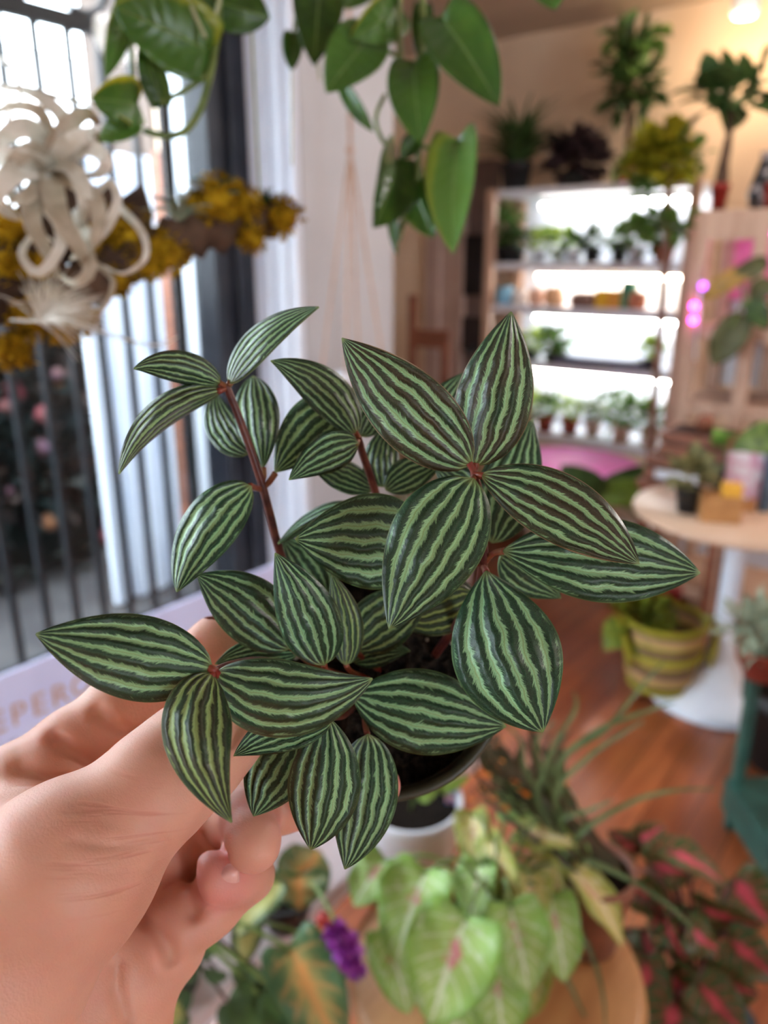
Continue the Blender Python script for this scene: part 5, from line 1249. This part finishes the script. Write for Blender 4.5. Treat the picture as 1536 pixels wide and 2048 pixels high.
# ---------------- red caladium on the floor
rc = onz(1370, 2160, 0)
RC = thing('caladium_plant', 'dark caladium with red and pink centred leaves on the wooden floor', 'potted plant', (rc.x, rc.y, 0))
pot_part(RC, (rc.x, rc.y, 0), .11, .16, M_BLKPOT)
rb = Vector((rc.x, rc.y, .15)); RS = random.Random(33)
for a, b_, W, m_, rl in (((1280, 1680), (1330, 1650), 26, M_CALR, 0), ((1300, 1730), (1400, 1740), 40, M_CALR, 30), ((1270, 1700), (1215, 1660), 30, M_CALR2, 0), ((1330, 1700), (1450, 1770), 36, M_CALR, -40), ((1260, 1760), (1385, 1840), 40, M_CALR2, 40), ((1470, 1760), (1540, 1850), 56, M_CALR, 0),
        ((1290, 1860), (1330, 1960), 44, M_CALR, 50), ((1380, 1860), (1440, 1900), 40, M_CALR, 20), ((1340, 1950), (1450, 2090), 56, M_CALR, 20), ((1290, 1920), (1310, 2070), 46, M_CALR2, 0), ((1420, 1950), (1520, 1990), 44, M_CALR2, 20), ((1240, 1860), (1220, 1960), 44, M_CALR2, 0),
        ((1400, 1810), (1530, 1850), 42, M_CALR2, 40), ((1460, 1880), (1560, 1960), 46, M_CALR2, 0), ((1260, 1960), (1240, 2080), 50, M_CALR2, -20), ((1340, 1800), (1300, 1860), 36, M_CALR2, 0), ((1200, 1800), (1180, 1880), 30, M_CALR2, 0), ((1400, 1970), (1490, 2070), 50, M_CALR2, 0), ((1330, 1830), (1400, 1950), 40, M_CALR, 60), ((1230, 1740), (1160, 1800), 30, M_CALR2, 20), ((1350, 2000), (1330, 2110), 60, M_CALR2, 0)):
    d0 = 1.42+RS.uniform(-.1, .06)-(a[1]-1700)*.0004
    o, A = calleaf(RC, a, b_, W, d0, d0-.04, m_, rl); stalk(RC, rb, A, .004, M_STEM)
# ---------------- green metal stand at the right edge, pots on it
lc_ = onz(1520, 1770, 0)
dl = depth((lc_.x, lc_.y, .25))
zt_ = .4
for k in range(20, 90):
    p_ = Vector((lc_.x, lc_.y, k*.01))-CAM
    if CV-F*p_.dot(UP)/p_.dot(FW) < 1412: zt_ = k*.01; break
GS = thing('metal_plant_stand', 'dark green metal plant stand with a low shelf at the right edge', 'stand', (lc_.x+.17, lc_.y+.05, 0))
gx, gy = lc_.x+.016, lc_.y
e1 = Vector((math.cos(YAW), math.sin(YAW), 0)); e2 = Vector((-math.sin(YAW), math.cos(YAW), 0))
c00 = Vector((gx, gy, 0)); ww, dd_ = .36, .22
M_Z = Matrix.Rotation(YAW, 3, 'Z')
for i in (0, 1):
    for j in (0, 1):
        p = c00+e1*(ww*i)+e2*(dd_*j); mb = MB(); mb.box((p.x, p.y, zt_/2), (.028, .028, zt_), rz=YAW); mb.build('leg', M_STANDG, GS, smooth_=False, bevel=.003)
cm = c00+e1*(ww/2)+e2*(dd_/2)
mb = MB(); mb.box((cm.x, cm.y, zt_+.01), (ww+.04, dd_+.04, .02), rz=YAW); mb.box(tuple(c00+e1*(ww/2)+Vector((0, 0, zt_-.03))), (ww, .02, .07), rz=YAW); mb.build('top_shelf', M_STANDG, GS, smooth_=False, bevel=.004)
mb = MB(); mb.box((cm.x, cm.y, .10), (ww+.05, dd_+.05, .10), rz=YAW); mb.build('low_shelf', M_STANDG, GS, smooth_=False, bevel=.006)
q = onz(1520, 1352, zt_+.02); zq = zt_+.02
bushy('potted_plant', 'silver green fine leaved plant in a terracotta pot on the green stand', 'potted plant', (q.x+.0, q.y, zq), .055, .075, mat('deep_terracotta', (150, 58, 38), (132, 48, 32), 30, .8), M_SILV, .085, 230, .05, .008, .01, (1.25, 1.1, .62), seed=55)
q = c00+e1*.14+e2*.1
spikes('potted_plant', 'dark pot with dry tan stems on the low shelf of the green stand', 'potted plant', (q.x, q.y, .15), .07, .10, M_BLKPOT, mat('dry_tan_stem', (150, 116, 92), (110, 84, 70), 30, .8), .13, 40, .006, 23)
# ---------------- lamps of the room and added fill lights
CLT = thing('ceiling_spotlight', 'warm ceiling spotlight near the back wall at upper right', 'lamp', ony(1500, -70, YB-.28))
p = ony(1500, -60, YB-.28); p.z = ZC
mb = MB(); mb.lathe([(.001, -.16), (.045, -.16), (.055, -.15), (.05, -.05), (.03, -.02), (.03, 0), (.001, 0)], p, 24); mb.build('housing', M_WHITE, CLT)
mb = MB(); mb.lathe([(.001, -.163), (.04, -.163)], p, 24); mb.build('bulb_face', emit('warm_bulb', (255, 214, 150), 30), CLT)
def lamp(kind, name, loc, energy, color, size=.1, **kw):
    l = bpy.data.lights.new(name, kind); l.energy = energy; l.color = color
    if kind == 'AREA': l.size = size
    else: l.shadow_soft_size = size
    for k, v in kw.items(): setattr(l, k, v)
    o = bpy.data.objects.new(name, l); COL.objects.link(o); o.location = loc; return o
lamp('POINT', 'warm_spot_light', (p.x, p.y-.02, ZC-.24), 7, (1.0, .74, .42), .06)
# fill lights added under the ceiling, out of view, to brighten the shop
for k, (x, y) in enumerate(((1.2, 1.0), (1.2, 3.0), (.2, -.7), (-.75, 2.45))):
    t_ = thing('added_fill_light', ['added round fill light, out of view above the right of the shop', 'added round fill light, out of view near the back right corner', 'added round fill light, out of view behind the viewpoint', 'added round fill light, out of view above the pedestal table and basket'][k], 'lamp', (x, y, ZC))
    mb = MB(); mb.lathe([(.001, -.05), (.15, -.05), (.16, -.04), (.16, 0), (.001, 0)], (x, y, ZC), 32); mb.build('shade', M_WHITE, t_)
    lamp('POINT', 'fill_light_glow', (x, y, ZC-.12), (7, 66, 1.5, 14)[k], (1.0, .94, .88), .12)

sn = bpy.data.lights.new('hazy_sun', 'SUN'); sn.energy = 2.5; sn.angle = math.radians(50); sn.color = (1, .97, .93)
so_ = bpy.data.objects.new('hazy_sun', sn); COL.objects.link(so_); so_.location = (0, 0, 6)
so_.rotation_mode = 'QUATERNION'; so_.rotation_quaternion = Vector((.6, .1, .8)).to_track_quat('Z', 'Y')
# ================================================================== camera, world, view
cd = bpy.data.cameras.new('camera'); cam = bpy.data.objects.new('camera', cd); COL.objects.link(cam)
cam.location = CAM
Rm = Matrix((RT, UP, -FW)).transposed()
cam.rotation_mode = 'QUATERNION'; cam.rotation_quaternion = Rm.to_quaternion()
cd.sensor_fit = 'VERTICAL'; cd.sensor_height = 32.0; cd.sensor_width = 24.0; cd.lens = F/2048*32.0
cd.clip_start = .02; cd.clip_end = 100
cd.dof.use_dof = True; cd.dof.focus_distance = .203; cd.dof.aperture_fstop = cd.lens/3.0
SC.camera = cam
w = bpy.data.worlds.new('overcast_daylight'); SC.world = w; w.use_nodes = True
bg = w.node_tree.nodes['Background']; bg.inputs[0].default_value = (.80, .90, 1.0, 1); bg.inputs[1].default_value = 13.0
SC.view_settings.view_transform = 'Standard'; SC.view_settings.look = 'None'
SC.view_settings.gamma = 1.0; SC.view_settings.exposure = 0.35; SC.view_settings.use_curve_mapping = False
